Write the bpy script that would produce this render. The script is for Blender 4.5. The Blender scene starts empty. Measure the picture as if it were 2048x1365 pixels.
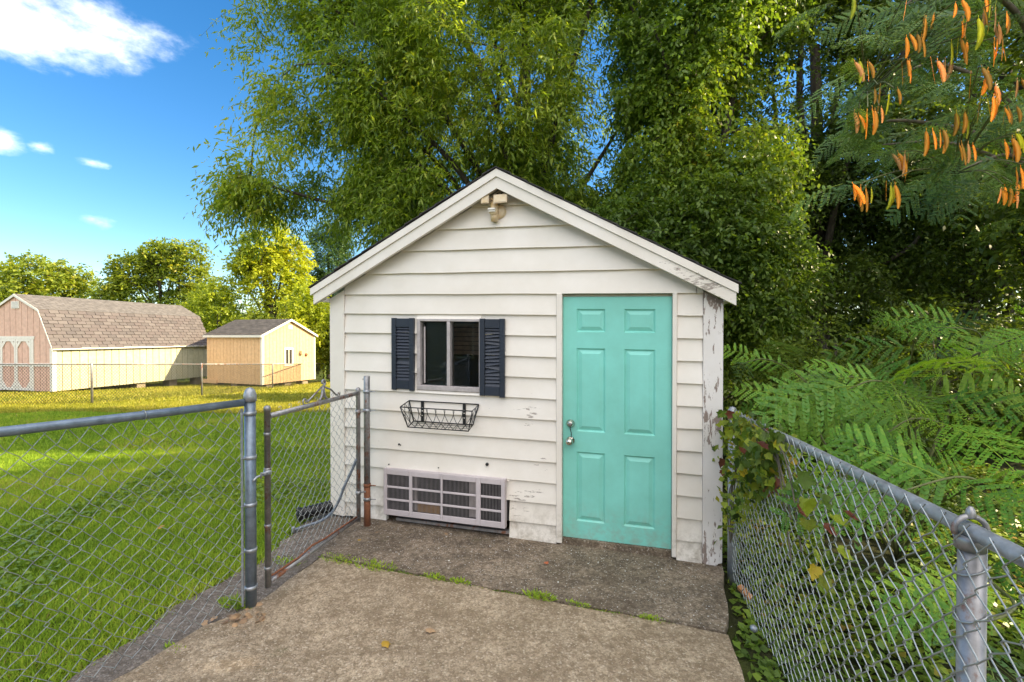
import bpy, math, random
import numpy as np
from mathutils import Vector, Matrix
random.seed(7)
rng = np.random.default_rng(7)
R = math.radians
sc = bpy.context.scene

# ------------------------------------------------------------------ camera, sky, sun, exposure
cam = bpy.data.objects.new('camera', bpy.data.cameras.new('camera'))
sc.collection.objects.link(cam)
cam.location = (0, 0, 1.69)
cam.rotation_euler = (R(90 - 0.62), 0, 0)
cam.data.lens = 930 / 2048 * 36
cam.data.sensor_width = 36
cam.data.clip_start = .02
cam.data.clip_end = 3000
sc.camera = cam

SUN_EL, SUN_AZ = R(33), math.atan2(1, .04)      # azimuth clockwise from +Y
sun_dir = Vector((math.sin(SUN_AZ) * math.cos(SUN_EL), math.cos(SUN_AZ) * math.cos(SUN_EL), math.sin(SUN_EL)))
sun = bpy.data.objects.new('sun', bpy.data.lights.new('sun', 'SUN'))
sc.collection.objects.link(sun)
sun.data.energy = 4.0
sun.data.angle = R(.6)
sun.data.color = (1, .82, .50)
sun.rotation_euler = sun_dir.to_track_quat('Z', 'Y').to_euler()

world = bpy.data.worlds.new('World'); sc.world = world; world.use_nodes = True
wt = world.node_tree; wt.nodes.clear()
def wn(t, **k):
    n = wt.nodes.new(t)
    for a, b in k.items(): setattr(n, a, b)
    return n
sky = wn('ShaderNodeTexSky', sky_type='NISHITA', sun_disc=False, sun_elevation=SUN_EL, sun_rotation=SUN_AZ,
         altitude=100, air_density=1.0, dust_density=.35, ozone_density=1.6)
hs = wn('ShaderNodeHueSaturation'); hs.inputs['Saturation'].default_value = 1.38
wt.links.new(sky.outputs[0], hs.inputs['Color'])
tc = wn('ShaderNodeTexCoord')
noi = wn('ShaderNodeTexNoise'); noi.inputs['Scale'].default_value = 7; noi.inputs['Detail'].default_value = 9; noi.inputs['Roughness'].default_value = .62
sq = wn('ShaderNodeVectorMath', operation='MULTIPLY'); sq.inputs[1].default_value = (1, 1, 1.9)
wt.links.new(tc.outputs['Generated'], sq.inputs[0]); wt.links.new(sq.outputs[0], noi.inputs['Vector'])
prev = None
# cloud bank to the north-west and a few puffs: (direction, half width, half height, weight)
for (d, rx, rz, wgt) in (((-1.14, 1, .775), .14, .044, .86), ((-.97, 1, .72), .12, .032, .62), ((-1.3, 1, .765), .20, .055, .95), ((-.84, 1, .665), .09, .030, .48),
                         ((-1.1, 1, .42), .030, .017, .78), ((-1.01, 1, .405), .018, .010, .60), ((-.905, 1, .372), .023, .009, .60), ((-.90, 1, .252), .032, .015, .72)):
    c = Vector(d).normalized()
    s1 = wn('ShaderNodeVectorMath', operation='SUBTRACT'); s1.inputs[1].default_value = c
    s2 = wn('ShaderNodeVectorMath', operation='MULTIPLY'); s2.inputs[1].default_value = (1 / rx, 1 / rx, 1 / rz)
    s3 = wn('ShaderNodeVectorMath', operation='LENGTH')
    m1 = wn('ShaderNodeMapRange'); m1.inputs['From Min'].default_value = 1.25; m1.inputs['From Max'].default_value = 0; m1.inputs['To Max'].default_value = wgt
    wt.links.new(tc.outputs['Generated'], s1.inputs[0]); wt.links.new(s1.outputs[0], s2.inputs[0])
    wt.links.new(s2.outputs[0], s3.inputs[0]); wt.links.new(s3.outputs['Value'], m1.inputs['Value'])
    if prev is None: prev = m1.outputs[0]
    else:
        mx = wn('ShaderNodeMath', operation='MAXIMUM'); wt.links.new(prev, mx.inputs[0]); wt.links.new(m1.outputs[0], mx.inputs[1]); prev = mx.outputs[0]
nm = wn('ShaderNodeMath', operation='MULTIPLY_ADD'); nm.inputs[1].default_value = 2.2; nm.inputs[2].default_value = -1.12
wt.links.new(noi.outputs[0], nm.inputs[0])
ad = wn('ShaderNodeMath', operation='ADD'); wt.links.new(prev, ad.inputs[0]); wt.links.new(nm.outputs[0], ad.inputs[1])
ml = wn('ShaderNodeMath', operation='MULTIPLY'); wt.links.new(ad.outputs[0], ml.inputs[0])
gt = wn('ShaderNodeMapRange'); gt.inputs['From Min'].default_value = 0; gt.inputs['From Max'].default_value = .06; wt.links.new(prev, gt.inputs['Value']); wt.links.new(gt.outputs[0], ml.inputs[1])
cr = wn('ShaderNodeMapRange', interpolation_type='SMOOTHSTEP'); cr.inputs['From Min'].default_value = .06; cr.inputs['From Max'].default_value = 1.25; cr.inputs['To Max'].default_value = .92
wt.links.new(ml.outputs[0], cr.inputs['Value'])
mixc = wn('ShaderNodeMix', data_type='RGBA'); wt.links.new(cr.outputs[0], mixc.inputs['Factor'])
wt.links.new(hs.outputs[0], mixc.inputs[6]); mixc.inputs[7].default_value = (14.6, 14.0, 13.4, 1)
# unseen broken cloud added overhead and behind the viewer for neutral fill light
sp = wn('ShaderNodeSeparateXYZ'); wt.links.new(tc.outputs['Generated'], sp.inputs[0])
cv1 = wn('ShaderNodeMath', operation='MULTIPLY'); cv1.inputs[1].default_value = .9; wt.links.new(sp.outputs[2], cv1.inputs[0])
cv2 = wn('ShaderNodeMath', operation='MULTIPLY_ADD', use_clamp=True); cv2.inputs[1].default_value = -.75; wt.links.new(sp.outputs[1], cv2.inputs[0]); wt.links.new(cv1.outputs[0], cv2.inputs[2])
n2 = wn('ShaderNodeTexNoise'); n2.inputs['Scale'].default_value = 3.2; n2.inputs['Detail'].default_value = 9; n2.inputs['Roughness'].default_value = .6; wt.links.new(sq.outputs[0], n2.inputs['Vector'])
cv3 = wn('ShaderNodeMath', operation='MULTIPLY_ADD'); cv3.inputs[1].default_value = .30; wt.links.new(cv2.outputs[0], cv3.inputs[0]); wt.links.new(n2.outputs[0], cv3.inputs[2])
cv4 = wn('ShaderNodeMapRange', interpolation_type='SMOOTHSTEP'); cv4.inputs['From Min'].default_value = .66; cv4.inputs['From Max'].default_value = .84; cv4.inputs['To Max'].default_value = .95; wt.links.new(cv3.outputs[0], cv4.inputs['Value'])
cmax = wn('ShaderNodeMath', operation='MAXIMUM'); wt.links.new(cv4.outputs[0], cmax.inputs[0]); wt.links.new(cr.outputs[0], cmax.inputs[1]); wt.links.new(cmax.outputs[0], mixc.inputs['Factor'])
bg = wn('ShaderNodeBackground'); bg.inputs['Strength'].default_value = .078
wo = wn('ShaderNodeOutputWorld')
wt.links.new(mixc.outputs[2], bg.inputs['Color']); wt.links.new(bg.outputs[0], wo.inputs[0])

vs = sc.view_settings
sc.display_settings.display_device = 'sRGB'
vs.view_transform = 'Standard'; vs.look = 'None'; vs.gamma = 1; vs.exposure = 1.74; vs.use_curve_mapping = False
sc.cycles.max_bounces = 8; sc.cycles.transparent_max_bounces = 8; sc.cycles.transmission_bounces = 4; sc.cycles.diffuse_bounces = 4
sc.cycles.caustics_reflective = False; sc.cycles.caustics_refractive = False
sc.cycles.sample_clamp_indirect = 6

# ------------------------------------------------------------------ helpers
COL = sc.collection
class MB:
    """collects shapes, then links them as one mesh object"""
    def __init__(s): s.v = []; s.f = []; s.sm = []
    def add(s, vs_, fs, smooth=False):
        b = len(s.v); s.v += [tuple(p) for p in vs_]
        s.f += [tuple(b + i for i in f) for f in fs]; s.sm += [smooth] * len(fs)
    def box(s, x0, x1, y0, y1, z0, z1):
        s.add([(x0,y0,z0),(x1,y0,z0),(x1,y1,z0),(x0,y1,z0),(x0,y0,z1),(x1,y0,z1),(x1,y1,z1),(x0,y1,z1)],
              [(0,3,2,1),(4,5,6,7),(0,1,5,4),(1,2,6,5),(2,3,7,6),(3,0,4,7)])
    def bbox(s, x0, x1, y0, y1, z0, z1, b=.004):
        """box with chamfered vertical/horizontal front edges (front is -y)"""
        s.add([(x0,y0+b,z0),(x1,y0+b,z0),(x1,y1,z0),(x0,y1,z0),(x0,y0+b,z1),(x1,y0+b,z1),(x1,y1,z1),(x0,y1,z1),
               (x0+b,y0,z0+b),(x1-b,y0,z0+b),(x1-b,y0,z1-b),(x0+b,y0,z1-b)],
              [(0,3,2,1),(4,5,6,7),(1,2,6,5),(2,3,7,6),(3,0,4,7),(8,9,10,11),(0,1,9,8),(1,5,10,9),(5,4,11,10),(4,0,8,11)])
    def prism(s, poly, y0, y1):
        """polygon in (x,z) extruded from y0 (front) to y1; y may be a function of (x,z)"""
        fy = y0 if callable(y0) else (lambda x, z: y0)
        n = len(poly)
        s.add([(x, fy(x, z), z) for x, z in poly] + [(x, y1, z) for x, z in poly],
              [tuple(range(n)), tuple(range(2 * n - 1, n - 1, -1))] + [(i, i + n, (i + 1) % n + n, (i + 1) % n) for i in range(n)])
    def sheet(s, poly, z0, z1):
        """polygon in (x,y) extruded from z0 up to z1"""
        n = len(poly)
        g = z1 if callable(z1) else (lambda x, y: z1)
        s.add([(x, y, z0) for x, y in poly] + [(x, y, g(x, y)) for x, y in poly],
              [tuple(range(n - 1, -1, -1)), tuple(range(n, 2 * n))] + [(i, (i + 1) % n, (i + 1) % n + n, i + n) for i in range(n)])
    def tube(s, pts, r, n=8, cap=True):
        pts = [Vector(p) for p in pts]; m = len(pts)
        rs = r if isinstance(r, (list, tuple)) else [r] * m
        vs_ = []; prev_u = None
        for i, p in enumerate(pts):
            t = (pts[min(i + 1, m - 1)] - pts[max(i - 1, 0)]).normalized()
            if prev_u is None:
                u = t.orthogonal().normalized()
            else:
                u = prev_u - t * prev_u.dot(t)
                u = u.normalized() if u.length > 1e-6 else t.orthogonal().normalized()
            w = t.cross(u); prev_u = u
            for k in range(n):
                a = 2 * math.pi * k / n
                vs_.append(p + (u * math.cos(a) + w * math.sin(a)) * rs[i])
        fs = [(i * n + k, i * n + (k + 1) % n, (i + 1) * n + (k + 1) % n, (i + 1) * n + k) for i in range(m - 1) for k in range(n)]
        s.add(vs_, fs, True)
        if cap:
            s.f += [tuple(len(s.v) - m * n + k for k in range(n - 1, -1, -1)), tuple(len(s.v) - n + k for k in range(n))]; s.sm += [False, False]
    def lathe(s, prof, n=16, o=(0,0,0), axis='z'):
        """profile of (r,h)"""
        vs_ = []
        for r, h in prof:
            for k in range(n):
                a = 2 * math.pi * k / n; c_, s_ = r * math.cos(a), r * math.sin(a)
                p = (c_, s_, h) if axis == 'z' else ((c_, h, s_) if axis == 'y' else (h, c_, s_))
                vs_.append((p[0] + o[0], p[1] + o[1], p[2] + o[2]))
        m = len(prof)
        fs = [(i * n + k, i * n + (k + 1) % n, (i + 1) * n + (k + 1) % n, (i + 1) * n + k) for i in range(m - 1) for k in range(n)]
        fs += [tuple(range(n - 1, -1, -1)), tuple((m - 1) * n + k for k in range(n))]
        s.add(vs_, fs, True)
    def build(s, name, m, parent=None, xf=None, fixn=True):
        me = bpy.data.meshes.new(name)
        v = [xf(*p) for p in s.v] if xf else s.v
        me.from_pydata(v, [], s.f); me.polygons.foreach_set('use_smooth', s.sm)
        if fixn:
            import bmesh
            bm = bmesh.new(); bm.from_mesh(me); bmesh.ops.recalc_face_normals(bm, faces=bm.faces); bm.to_mesh(me); bm.free()
        me.materials.append(m); me.update()
        return link(name, me, parent)
def link(name, me, parent=None, loc=None, rot=None, scale=None):
    o = bpy.data.objects.new(name, me); COL.objects.link(o)
    if parent: o.parent = parent
    if loc is not None: o.location = loc
    if rot is not None: o.rotation_euler = rot
    if scale is not None: o.scale = scale if hasattr(scale, '__len__') else (scale,) * 3
    return o
def tag(o, label=None, cat=None, group=None, kind=None):
    if label: o['label'] = label
    if cat: o['category'] = cat
    if group: o['group'] = group
    if kind: o['kind'] = kind
    return o
def thing(name, label, cat, loc=(0,0,0), rz=0, group=None):
    o = bpy.data.objects.new(name, None); COL.objects.link(o); o.empty_display_size = .1
    o.location = loc; o.rotation_euler = (0, 0, rz)
    return tag(o, label, cat, group)

# ------------------------------------------------------------------ materials
def new_mat(name):
    m = bpy.data.materials.new(name); m.use_nodes = True
    t = m.node_tree; t.nodes.clear()
    o = t.nodes.new('ShaderNodeOutputMaterial'); p = t.nodes.new('ShaderNodeBsdfPrincipled')
    t.links.new(p.outputs[0], o.inputs[0])
    return m, t, p, o
def N(t, ty, ins=None, **k):
    n = t.nodes.new(ty)
    for a, b in k.items(): setattr(n, a, b)
    for a, b in (ins or {}).items():
        if hasattr(b, 'is_output') or isinstance(b, bpy.types.NodeSocket): t.links.new(b, n.inputs[a])
        else: n.inputs[a].default_value = b
    return n
def rgb(c): return (c[0], c[1], c[2], 1)
def mixrgb(t, f, a, b, blend='MIX'):
    n = t.nodes.new('ShaderNodeMix'); n.data_type = 'RGBA'; n.blend_type = blend
    for i, v in ((0, f), (6, a), (7, b)):
        if isinstance(v, bpy.types.NodeSocket): t.links.new(v, n.inputs[i])
        else: n.inputs[i].default_value = v if i == 0 else rgb(v)
    return n.outputs[2]
def ramp(t, fac, lo, hi, a=0., b=1.):
    n = N(t, 'ShaderNodeMapRange', {'Value': fac, 'From Min': lo, 'From Max': hi, 'To Min': a, 'To Max': b}); return n.outputs[0]
def coords(t, scale=(1,1,1), world_=False):
    c = N(t, 'ShaderNodeNewGeometry').outputs['Position'] if world_ else N(t, 'ShaderNodeTexCoord').outputs['Object']
    return N(t, 'ShaderNodeVectorMath', {0: c, 1: scale}, operation='MULTIPLY').outputs[0]
def noise(t, vec, sc_, det=4, ro=.55):
    return N(t, 'ShaderNodeTexNoise', {'Vector': vec, 'Scale': sc_, 'Detail': det, 'Roughness': ro}).outputs[0]
def bump(t, p, h, st=.3, dist=.01):
    b = N(t, 'ShaderNodeBump', {'Height': h, 'Strength': st, 'Distance': dist}); t.links.new(b.outputs[0], p.inputs['Normal'])

def simple(name, c, rough=.5, metal=0., var=.18, sc_=14, bst=.15, c2=None, lo=.42, hi=.62, stretch=(1,1,1), spec=.5):
    m, t, p, o = new_mat(name)
    v = coords(t, stretch)
    n1 = noise(t, v, sc_, 6, .6)
    dark = tuple(x * (1 - var) for x in c) if c2 is None else c2
    t.links.new(mixrgb(t, ramp(t, n1, lo, hi), dark, c), p.inputs['Base Color'])
    n2 = noise(t, v, sc_ * 6, 3)
    t.links.new(ramp(t, n2, .3, .7, rough - .08, rough + .08), p.inputs['Roughness'])
    p.inputs['Metallic'].default_value = metal; p.inputs['Specular IOR Level'].default_value = spec
    if bst: bump(t, p, n2, bst, .004)
    return m
def paint(name, c=(.82,.765,.695), peel=.5, under=(.34,.29,.25), stain=.10, dirt=0., stretch=(1.2,3,6)):
    """old gloss paint on wood: grain, soft stains, flakes gone down to grey wood"""
    m, t, p, o = new_mat(name)
    v = coords(t, stretch); vi = coords(t)
    grain = noise(t, coords(t, (2, 8, 55)), 6, 3)
    st = noise(t, vi, 2.3, 6, .65)
    base = mixrgb(t, ramp(t, st, .35, .7), tuple(x * (1 - stain) * k for x, k in zip(c, (1, .985, .95))), c)
    if dirt:
        zz = N(t, 'ShaderNodeSeparateXYZ', {0: vi}).outputs[2]
        dk = N(t, 'ShaderNodeMath', {0: ramp(t, zz, .34, .02), 1: ramp(t, noise(t, vi, 16, 6, .7), .42, .70, 0, dirt)}, operation='MULTIPLY').outputs[0]
        base = mixrgb(t, dk, base, (.30,.25,.18))
    big = noise(t, vi, 1.7, 3); fl = noise(t, v, 9, 7, .7)
    sm = N(t, 'ShaderNodeMath', {0: fl, 1: .55, 2: 0}, operation='MULTIPLY_ADD').outputs[0]
    sm = N(t, 'ShaderNodeMath', {0: big, 1: .45, 2: sm}, operation='MULTIPLY_ADD').outputs[0]
    th = .70 - .16 * peel
    fm = ramp(t, sm, th, th + .012)
    wood = mixrgb(t, noise(t, coords(t, (3, 3, 30)), 8, 4), tuple(x * .55 for x in under), tuple(x * 1.5 for x in under))
    t.links.new(mixrgb(t, fm, base, wood), p.inputs['Base Color'])
    t.links.new(ramp(t, fm, 0, 1, .42, .85), p.inputs['Roughness'])
    h = N(t, 'ShaderNodeMath', {0: fm, 1: -1.6, 2: grain}, operation='MULTIPLY_ADD').outputs[0]
    bump(t, p, h, .22, .003)
    return m
def metal(name, c=(.36,.39,.43), rust=0., rough=.42, metallic=.55, rustc=(.20,.075,.035)):
    m, t, p, o = new_mat(name)
    v = coords(t)
    n1 = noise(t, v, 22, 5, .6)
    base = mixrgb(t, ramp(t, n1, .35, .7), tuple(x * .72 for x in c), tuple(min(1, x * 1.15) for x in c))
    if rust > 0:
        rn = noise(t, coords(t, (1, 1, .6)), 9, 7, .7)
        k = ramp(t, rn, .72 - .45 * rust, .80 - .45 * rust)
        rc = mixrgb(t, noise(t, v, 60, 3), tuple(x * .6 for x in rustc), tuple(x * 1.5 for x in rustc))
        t.links.new(mixrgb(t, k, base, rc), p.inputs['Base Color'])
        t.links.new(ramp(t, k, 0, 1, metallic, 0), p.inputs['Metallic']); t.links.new(ramp(t, k, 0, 1, rough, .85), p.inputs['Roughness'])
    else:
        t.links.new(base, p.inputs['Base Color']); p.inputs['Metallic'].default_value = metallic
        t.links.new(ramp(t, n1, .3, .7, rough - .08, rough + .1), p.inputs['Roughness'])
    bump(t, p, noise(t, v, 120, 2), .1, .002)
    return m
def leaf_mat(name, dark, mid, light, trans=.42, yellow=None, rough=.42, g=1.7, spec=.3, objvar=False):
    """leaf with per-leaf tint (0..1) and light through the blade"""
    dark, mid, light = [tuple(x * g for x in c) for c in (dark, mid, light)]
    m, t, p, o = new_mat(name)
    a = N(t, 'ShaderNodeAttribute', attribute_name='tint').outputs['Fac']
    r = t.nodes.new('ShaderNodeValToRGB'); t.links.new(a, r.inputs[0])
    e = r.color_ramp.elements; e[0].position = 0; e[0].color = rgb(dark); e[1].position = .9; e[1].color = rgb(light)
    k = e.new(.5); k.color = rgb(mid)
    if yellow: k = e.new(1); k.color = rgb(yellow)
    col = r.outputs[0]
    if objvar:      # each frond or pod has its own shade
        q = N(t, 'ShaderNodeObjectInfo').outputs['Random']
        col = mixrgb(t, 1.0, col, mixrgb(t, q, (.66, .72, .76), (1.62, 1.48, 1.05)), 'MULTIPLY')
    t.links.new(col, p.inputs['Base Color']); p.inputs['Roughness'].default_value = rough; p.inputs['Specular IOR Level'].default_value = spec
    tr = t.nodes.new('ShaderNodeBsdfTranslucent')
    tcol = mixrgb(t, 1.0, col, (1.35, 1.35, .5), 'MULTIPLY'); t.links.new(tcol, tr.inputs['Color'])
    mx = t.nodes.new('ShaderNodeMixShader'); mx.inputs[0].default_value = trans
    t.links.new(p.outputs[0], mx.inputs[1]); t.links.new(tr.outputs[0], mx.inputs[2]); t.links.new(mx.outputs[0], o.inputs[0])
    return m

M = {}
M['white'] = paint('white_paint', peel=.18)
M['white_trim'] = paint('white_trim_paint', peel=.12, stretch=(1, 3, 1))
M['white_worn'] = paint('worn_white_paint', c=(.79,.75,.73), peel=1.02, under=(.26,.20,.17), stretch=(3.5, 3, .8))
M['white_mid'] = paint('weathered_white_paint', peel=.52, dirt=.75)
M['teal'] = paint('teal_door_paint', c=(.235,.66,.575), peel=.03, under=(.14,.40,.34), stain=.15, stretch=(2, 3, 2), dirt=.55)
M['navy'] = paint('navy_shutter_paint', c=(.022,.030,.048), peel=.10, under=(.10,.12,.16), stain=.25)
M['galv'] = metal('galvanised_steel', (.40,.42,.45))
M['galv_dark'] = metal('dull_galvanised_steel', (.20,.245,.30), metallic=.5, rough=.38)
M['galv_rust'] = metal('rusting_galvanised_steel', (.32,.31,.31), rust=.42)
M['rust'] = metal('rust_brown_steel', (.22,.12,.09), rust=1.0)
M['wire'] = metal('galvanised_wire', (.40,.42,.42), metallic=.6, rough=.35)
M['black_iron'] = simple('black_coated_wire', (.012,.012,.014), .4)
M['chrome'] = metal('satin_nickel', (.62,.58,.50), metallic=1., rough=.22)
M['mauve'] = simple('mauve_plastic', (.56,.495,.50), .5, var=.12, sc_=6)
M['black'] = simple('black_plastic', (.010,.010,.011), .38, var=.4)
M['beige'] = simple('yellowed_plastic', (.60,.43,.22), .42, var=.30, sc_=9, c2=(.68,.56,.38))
M['shingle_dark'] = simple('dark_asphalt_shingle', (.055,.05,.05), .9, var=.5, sc_=60, bst=.5)
M['hose'] = simple('grey_hose', (.19,.22,.27), .45)
# ------------------------------------------------------------------ ground
def gz(x, y):
    """terrain height"""
    d = max(0., y - 9.5)
    z = -.075 - .056 * min(d, 30) - .004 * max(0, min(d - 30, 60))
    if x > 1.2: z -= .10 * min(1, (x - 1.2) / .5)
    return z + .015 * math.sin(x * .9 + y * .4) * min(1, max(0, (-x - 2) / 3)) + .012 * math.sin(x * 2.1 - y * 1.3) * min(1, max(0, (-x - 2.5)))
def terrain():
    xs = sorted(set([-400, -220, -120, -80, -60] + [-45 + i * 1.5 for i in range(24)] + [-9 + i * .45 for i in range(30)] + [4.5 + i * 1.5 for i in range(25)] + [60, 90, 150, 300, 400]))
    ys = sorted(set([-300, -120, -50, -20, -8] + [-4 + i * .5 for i in range(36)] + [14 + i * 1.2 for i in range(30)] + [55, 70, 100, 160, 300, 700]))
    v = [(x, y, gz(x, y)) for y in ys for x in xs]; w = len(xs)
    f = [(j * w + i, j * w + i + 1, (j + 1) * w + i + 1, (j + 1) * w + i) for j in range(len(ys) - 1) for i in range(w - 1)]
    b = MB(); b.add(v, f, True); return b
m, t, p, o = new_mat('lawn_soil')
w = coords(t, world_=True)
n1 = noise(t, w, .35, 5, .6); n2 = noise(t, w, 3.2, 6, .65); n3 = noise(t, w, 38, 4, .7)
g1 = mixrgb(t, ramp(t, n2, .38, .66), (.11,.165,.024), (.18,.23,.03))
g2 = mixrgb(t, ramp(t, n1, .5, .7), g1, (.24,.23,.04))
g3 = mixrgb(t, ramp(t, n3, .3, .72), tuple((.07,.09,.018)), g2)
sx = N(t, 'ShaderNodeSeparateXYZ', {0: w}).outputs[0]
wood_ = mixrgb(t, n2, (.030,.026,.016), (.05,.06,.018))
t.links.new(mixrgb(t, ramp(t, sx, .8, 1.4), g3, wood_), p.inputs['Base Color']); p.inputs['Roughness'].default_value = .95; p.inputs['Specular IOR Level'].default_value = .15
bump(t, p, n3, .9, .03)
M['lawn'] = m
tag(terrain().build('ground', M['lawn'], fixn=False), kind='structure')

def concrete(name, c1, c2, c3, speck, chips=0.):
    m, t, p, o = new_mat(name)
    w = coords(t, world_=True)
    n1 = noise(t, w, 1.1, 7, .65); n2 = noise(t, w, 9, 6, .7); n3 = noise(t, w, 75, 4, .75); n4 = noise(t, w, 3.4, 5, .7); n5 = noise(t, w, 24, 5, .7)
    a = mixrgb(t, ramp(t, n1, .36, .64), c1, c2)
    a = mixrgb(t, ramp(t, n2, .46, .68), a, c3)
    a = mixrgb(t, ramp(t, n4, .52, .40, 0, .55), a, tuple(x * 1.35 for x in c2))
    a = mixrgb(t, ramp(t, n5, .47, .60, 0, .62), a, tuple(x * k for x, k in zip(c1, (.52, .47, .40))))
    vo = N(t, 'ShaderNodeTexVoronoi', {'Vector': w, 'Scale': 105., 'Randomness': 1.})
    k = N(t, 'ShaderNodeSeparateColor', {0: vo.outputs['Color']}).outputs[0]
    a = mixrgb(t, ramp(t, k, .0, .8, .35, 1.), tuple(x * .5 for x in c1), a)
    a = mixrgb(t, ramp(t, k, .90, .97, 0, .55), a, speck)
    a = mixrgb(t, ramp(t, n3, .52, .75, 0, .55), a, tuple(x * .38 for x in c1))
    if chips:
        v2 = N(t, 'ShaderNodeTexVoronoi', {'Vector': w, 'Scale': 55.})
        k2 = N(t, 'ShaderNodeSeparateColor', {0: v2.outputs['Color']}).outputs[1]
        dd = ramp(t, v2.outputs['Distance'], .22, .16)
        a = mixrgb(t, N(t, 'ShaderNodeMath', {0: ramp(t, k2, .86, .87), 1: dd}, operation='MULTIPLY').outputs[0], a, (.62,.60,.56))
    moss = N(t, 'ShaderNodeMath', {0: ramp(t, n4, .62, .72, 0, .55), 1: ramp(t, n3, .35, .6)}, operation='MULTIPLY').outputs[0]
    a = mixrgb(t, moss, a, (.075,.085,.02))
    t.links.new(a, p.inputs['Base Color']); p.inputs['Roughness'].default_value = .9; p.inputs['Specular IOR Level'].default_value = .25
    h = N(t, 'ShaderNodeMath', {0: n2, 1: .8, 2: n3}, operation='MULTIPLY_ADD').outputs[0]
    h = N(t, 'ShaderNodeMath', {0: vo.outputs['Distance'], 1: -.9, 2: h}, operation='MULTIPLY_ADD').outputs[0]
    bump(t, p, h, .75, .012)
    return m
M['slab_front'] = concrete('exposed_aggregate_concrete', (.38,.285,.182), (.49,.38,.26), (.265,.19,.118), (.62,.52,.40))
M['slab_back'] = concrete('stained_concrete', (.175,.132,.090), (.36,.28,.20), (.135,.103,.072), (.46,.41,.35), chips=1)
M['gravel'] = concrete('crumbled_asphalt', (.20,.165,.135), (.29,.24,.195), (.16,.125,.095), (.42,.37,.32))
def edge_noise(poly, step=.12, amp=.012):
    out = []
    for i, (a, b) in enumerate(zip(poly, poly[1:] + poly[:1])):
        n = max(1, int(math.hypot(b[0] - a[0], b[1] - a[1]) / step))
        for k in range(n):
            f = k / n
            out.append((a[0] + (b[0] - a[0]) * f + random.uniform(-amp, amp) * (k > 0), a[1] + (b[1] - a[1]) * f + random.uniform(-amp, amp) * (k > 0)))
    return out
def back_z(x, y): return -.018 - .011 * (x + 1.7)
s = MB(); s.sheet(edge_noise([(-1.50,3.62), (1.25,2.715), (1.40,3.0), (1.60,3.52), (1.72,4.3), (-1.2,5.2), (-1.50,4.5)]), -.20, back_z)
tag(s.build('concrete_pad', M['slab_back'], fixn=True), kind='structure')
s = MB(); s.sheet(edge_noise([(-3.0,-1.5), (.90,-1.5), (1.00,.5), (1.155,2.27), (1.262,2.695), (-1.49,3.60), (-1.60,3.12), (-1.66,2.93), (-1.83,2.74), (-1.95,2.37), (-2.22,1.8)]), -.22, lambda x, y: -.030 - .008 * (x + 1.7))
tag(s.build('concrete_path', M['slab_front'], fixn=True), kind='structure')
s = MB(); s.sheet(edge_noise([(-3.1,.9), (-2.9,.9), (-2.05,2.0), (-1.8,2.75), (-1.62,2.95), (-1.56,3.3), (-1.42,4.6), (-1.90,4.78), (-1.95,4.2), (-1.93,3.5), (-2.03,3.4), (-2.19,2.95), (-2.15,2.7), (-2.24,2.45), (-2.24,2.3), (-2.6,1.8)], .1, .03), -.2, lambda x, y: -.048)
tag(s.build('gravel_strip', M['gravel']), kind='structure')

# ------------------------------------------------------------------ white shed
SA = math.atan(930 / 3224)
SX = 3.471
shed = thing('garden_shed', 'small white clapboard shed with turquoise door and peeling paint', 'shed', (-1.7356, 4.496, 0), -SA)
def rack(x, y, z): return (x, y, z * (1 - .0095 * x))       # the frame has sagged to one side
PK, SL = 1.712, .541
def roofz(x): return 3.136 - SL * abs(x - PK)
def under(x): return roofz(x) - .165
def clapboard(x0, x1, z0, z1, mat='white', clip=False, drop=0):
    n = max(2, int((x1 - x0) / .22))
    lo = [(x0 + (x1 - x0) * i / n, z0 + random.uniform(-.0022, .0022)) for i in range(n + 1)]
    hi = [(x0 + (x1 - x0) * i / n, z1 + .012) for i in range(n + 1)]
    if clip:
        xs_ = sorted(set([x for x, _ in hi] + [x for x in (PK - (under(PK) + .03 - z1 - .012) / SL, PK + (under(PK) + .03 - z1 - .012) / SL, PK) if x0 < x < x1]))
        hi = [(x, min(z1 + .012, under(x) + .03)) for x in xs_]
    b = MB()
    b.prism(lo + hi[::-1], lambda x, z: -.034 + .026 * min(1, max(0, (z - z0) / (z1 - z0))), .010)
    return b.build('clapboard', M[mat], shed, rack)
ZL = [2.085 - .1795 * k for k in range(13)]
W0, W1, WZ0, WZ1 = .918, 1.535, 1.235, 1.862       # window opening
for k in range(12):
    z1, z0 = ZL[k], ZL[k + 1]
    if k == 11: z0 = -.02
    mt = 'white' if k < 4 else 'white_mid'
    if WZ0 - .05 < (z0 + z1) / 2 < WZ1 + .05:
        clapboard(.157, W0 + (.0), z0, z1, mt); clapboard(W1, 2.198, z0, z1, mt)
    elif z1 < .46:                                  # air conditioner opening
        clapboard(.157, .60, z0, z1, mt); clapboard(1.79, 2.198, z0 - (.03 if k == 11 else 0), z1, mt)
    else:
        clapboard(.157, 2.198, z0, z1, mt)
    clapboard(3.145, 3.33, z0 - (.05 if k == 11 else 0), z1, 'white_mid')
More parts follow.
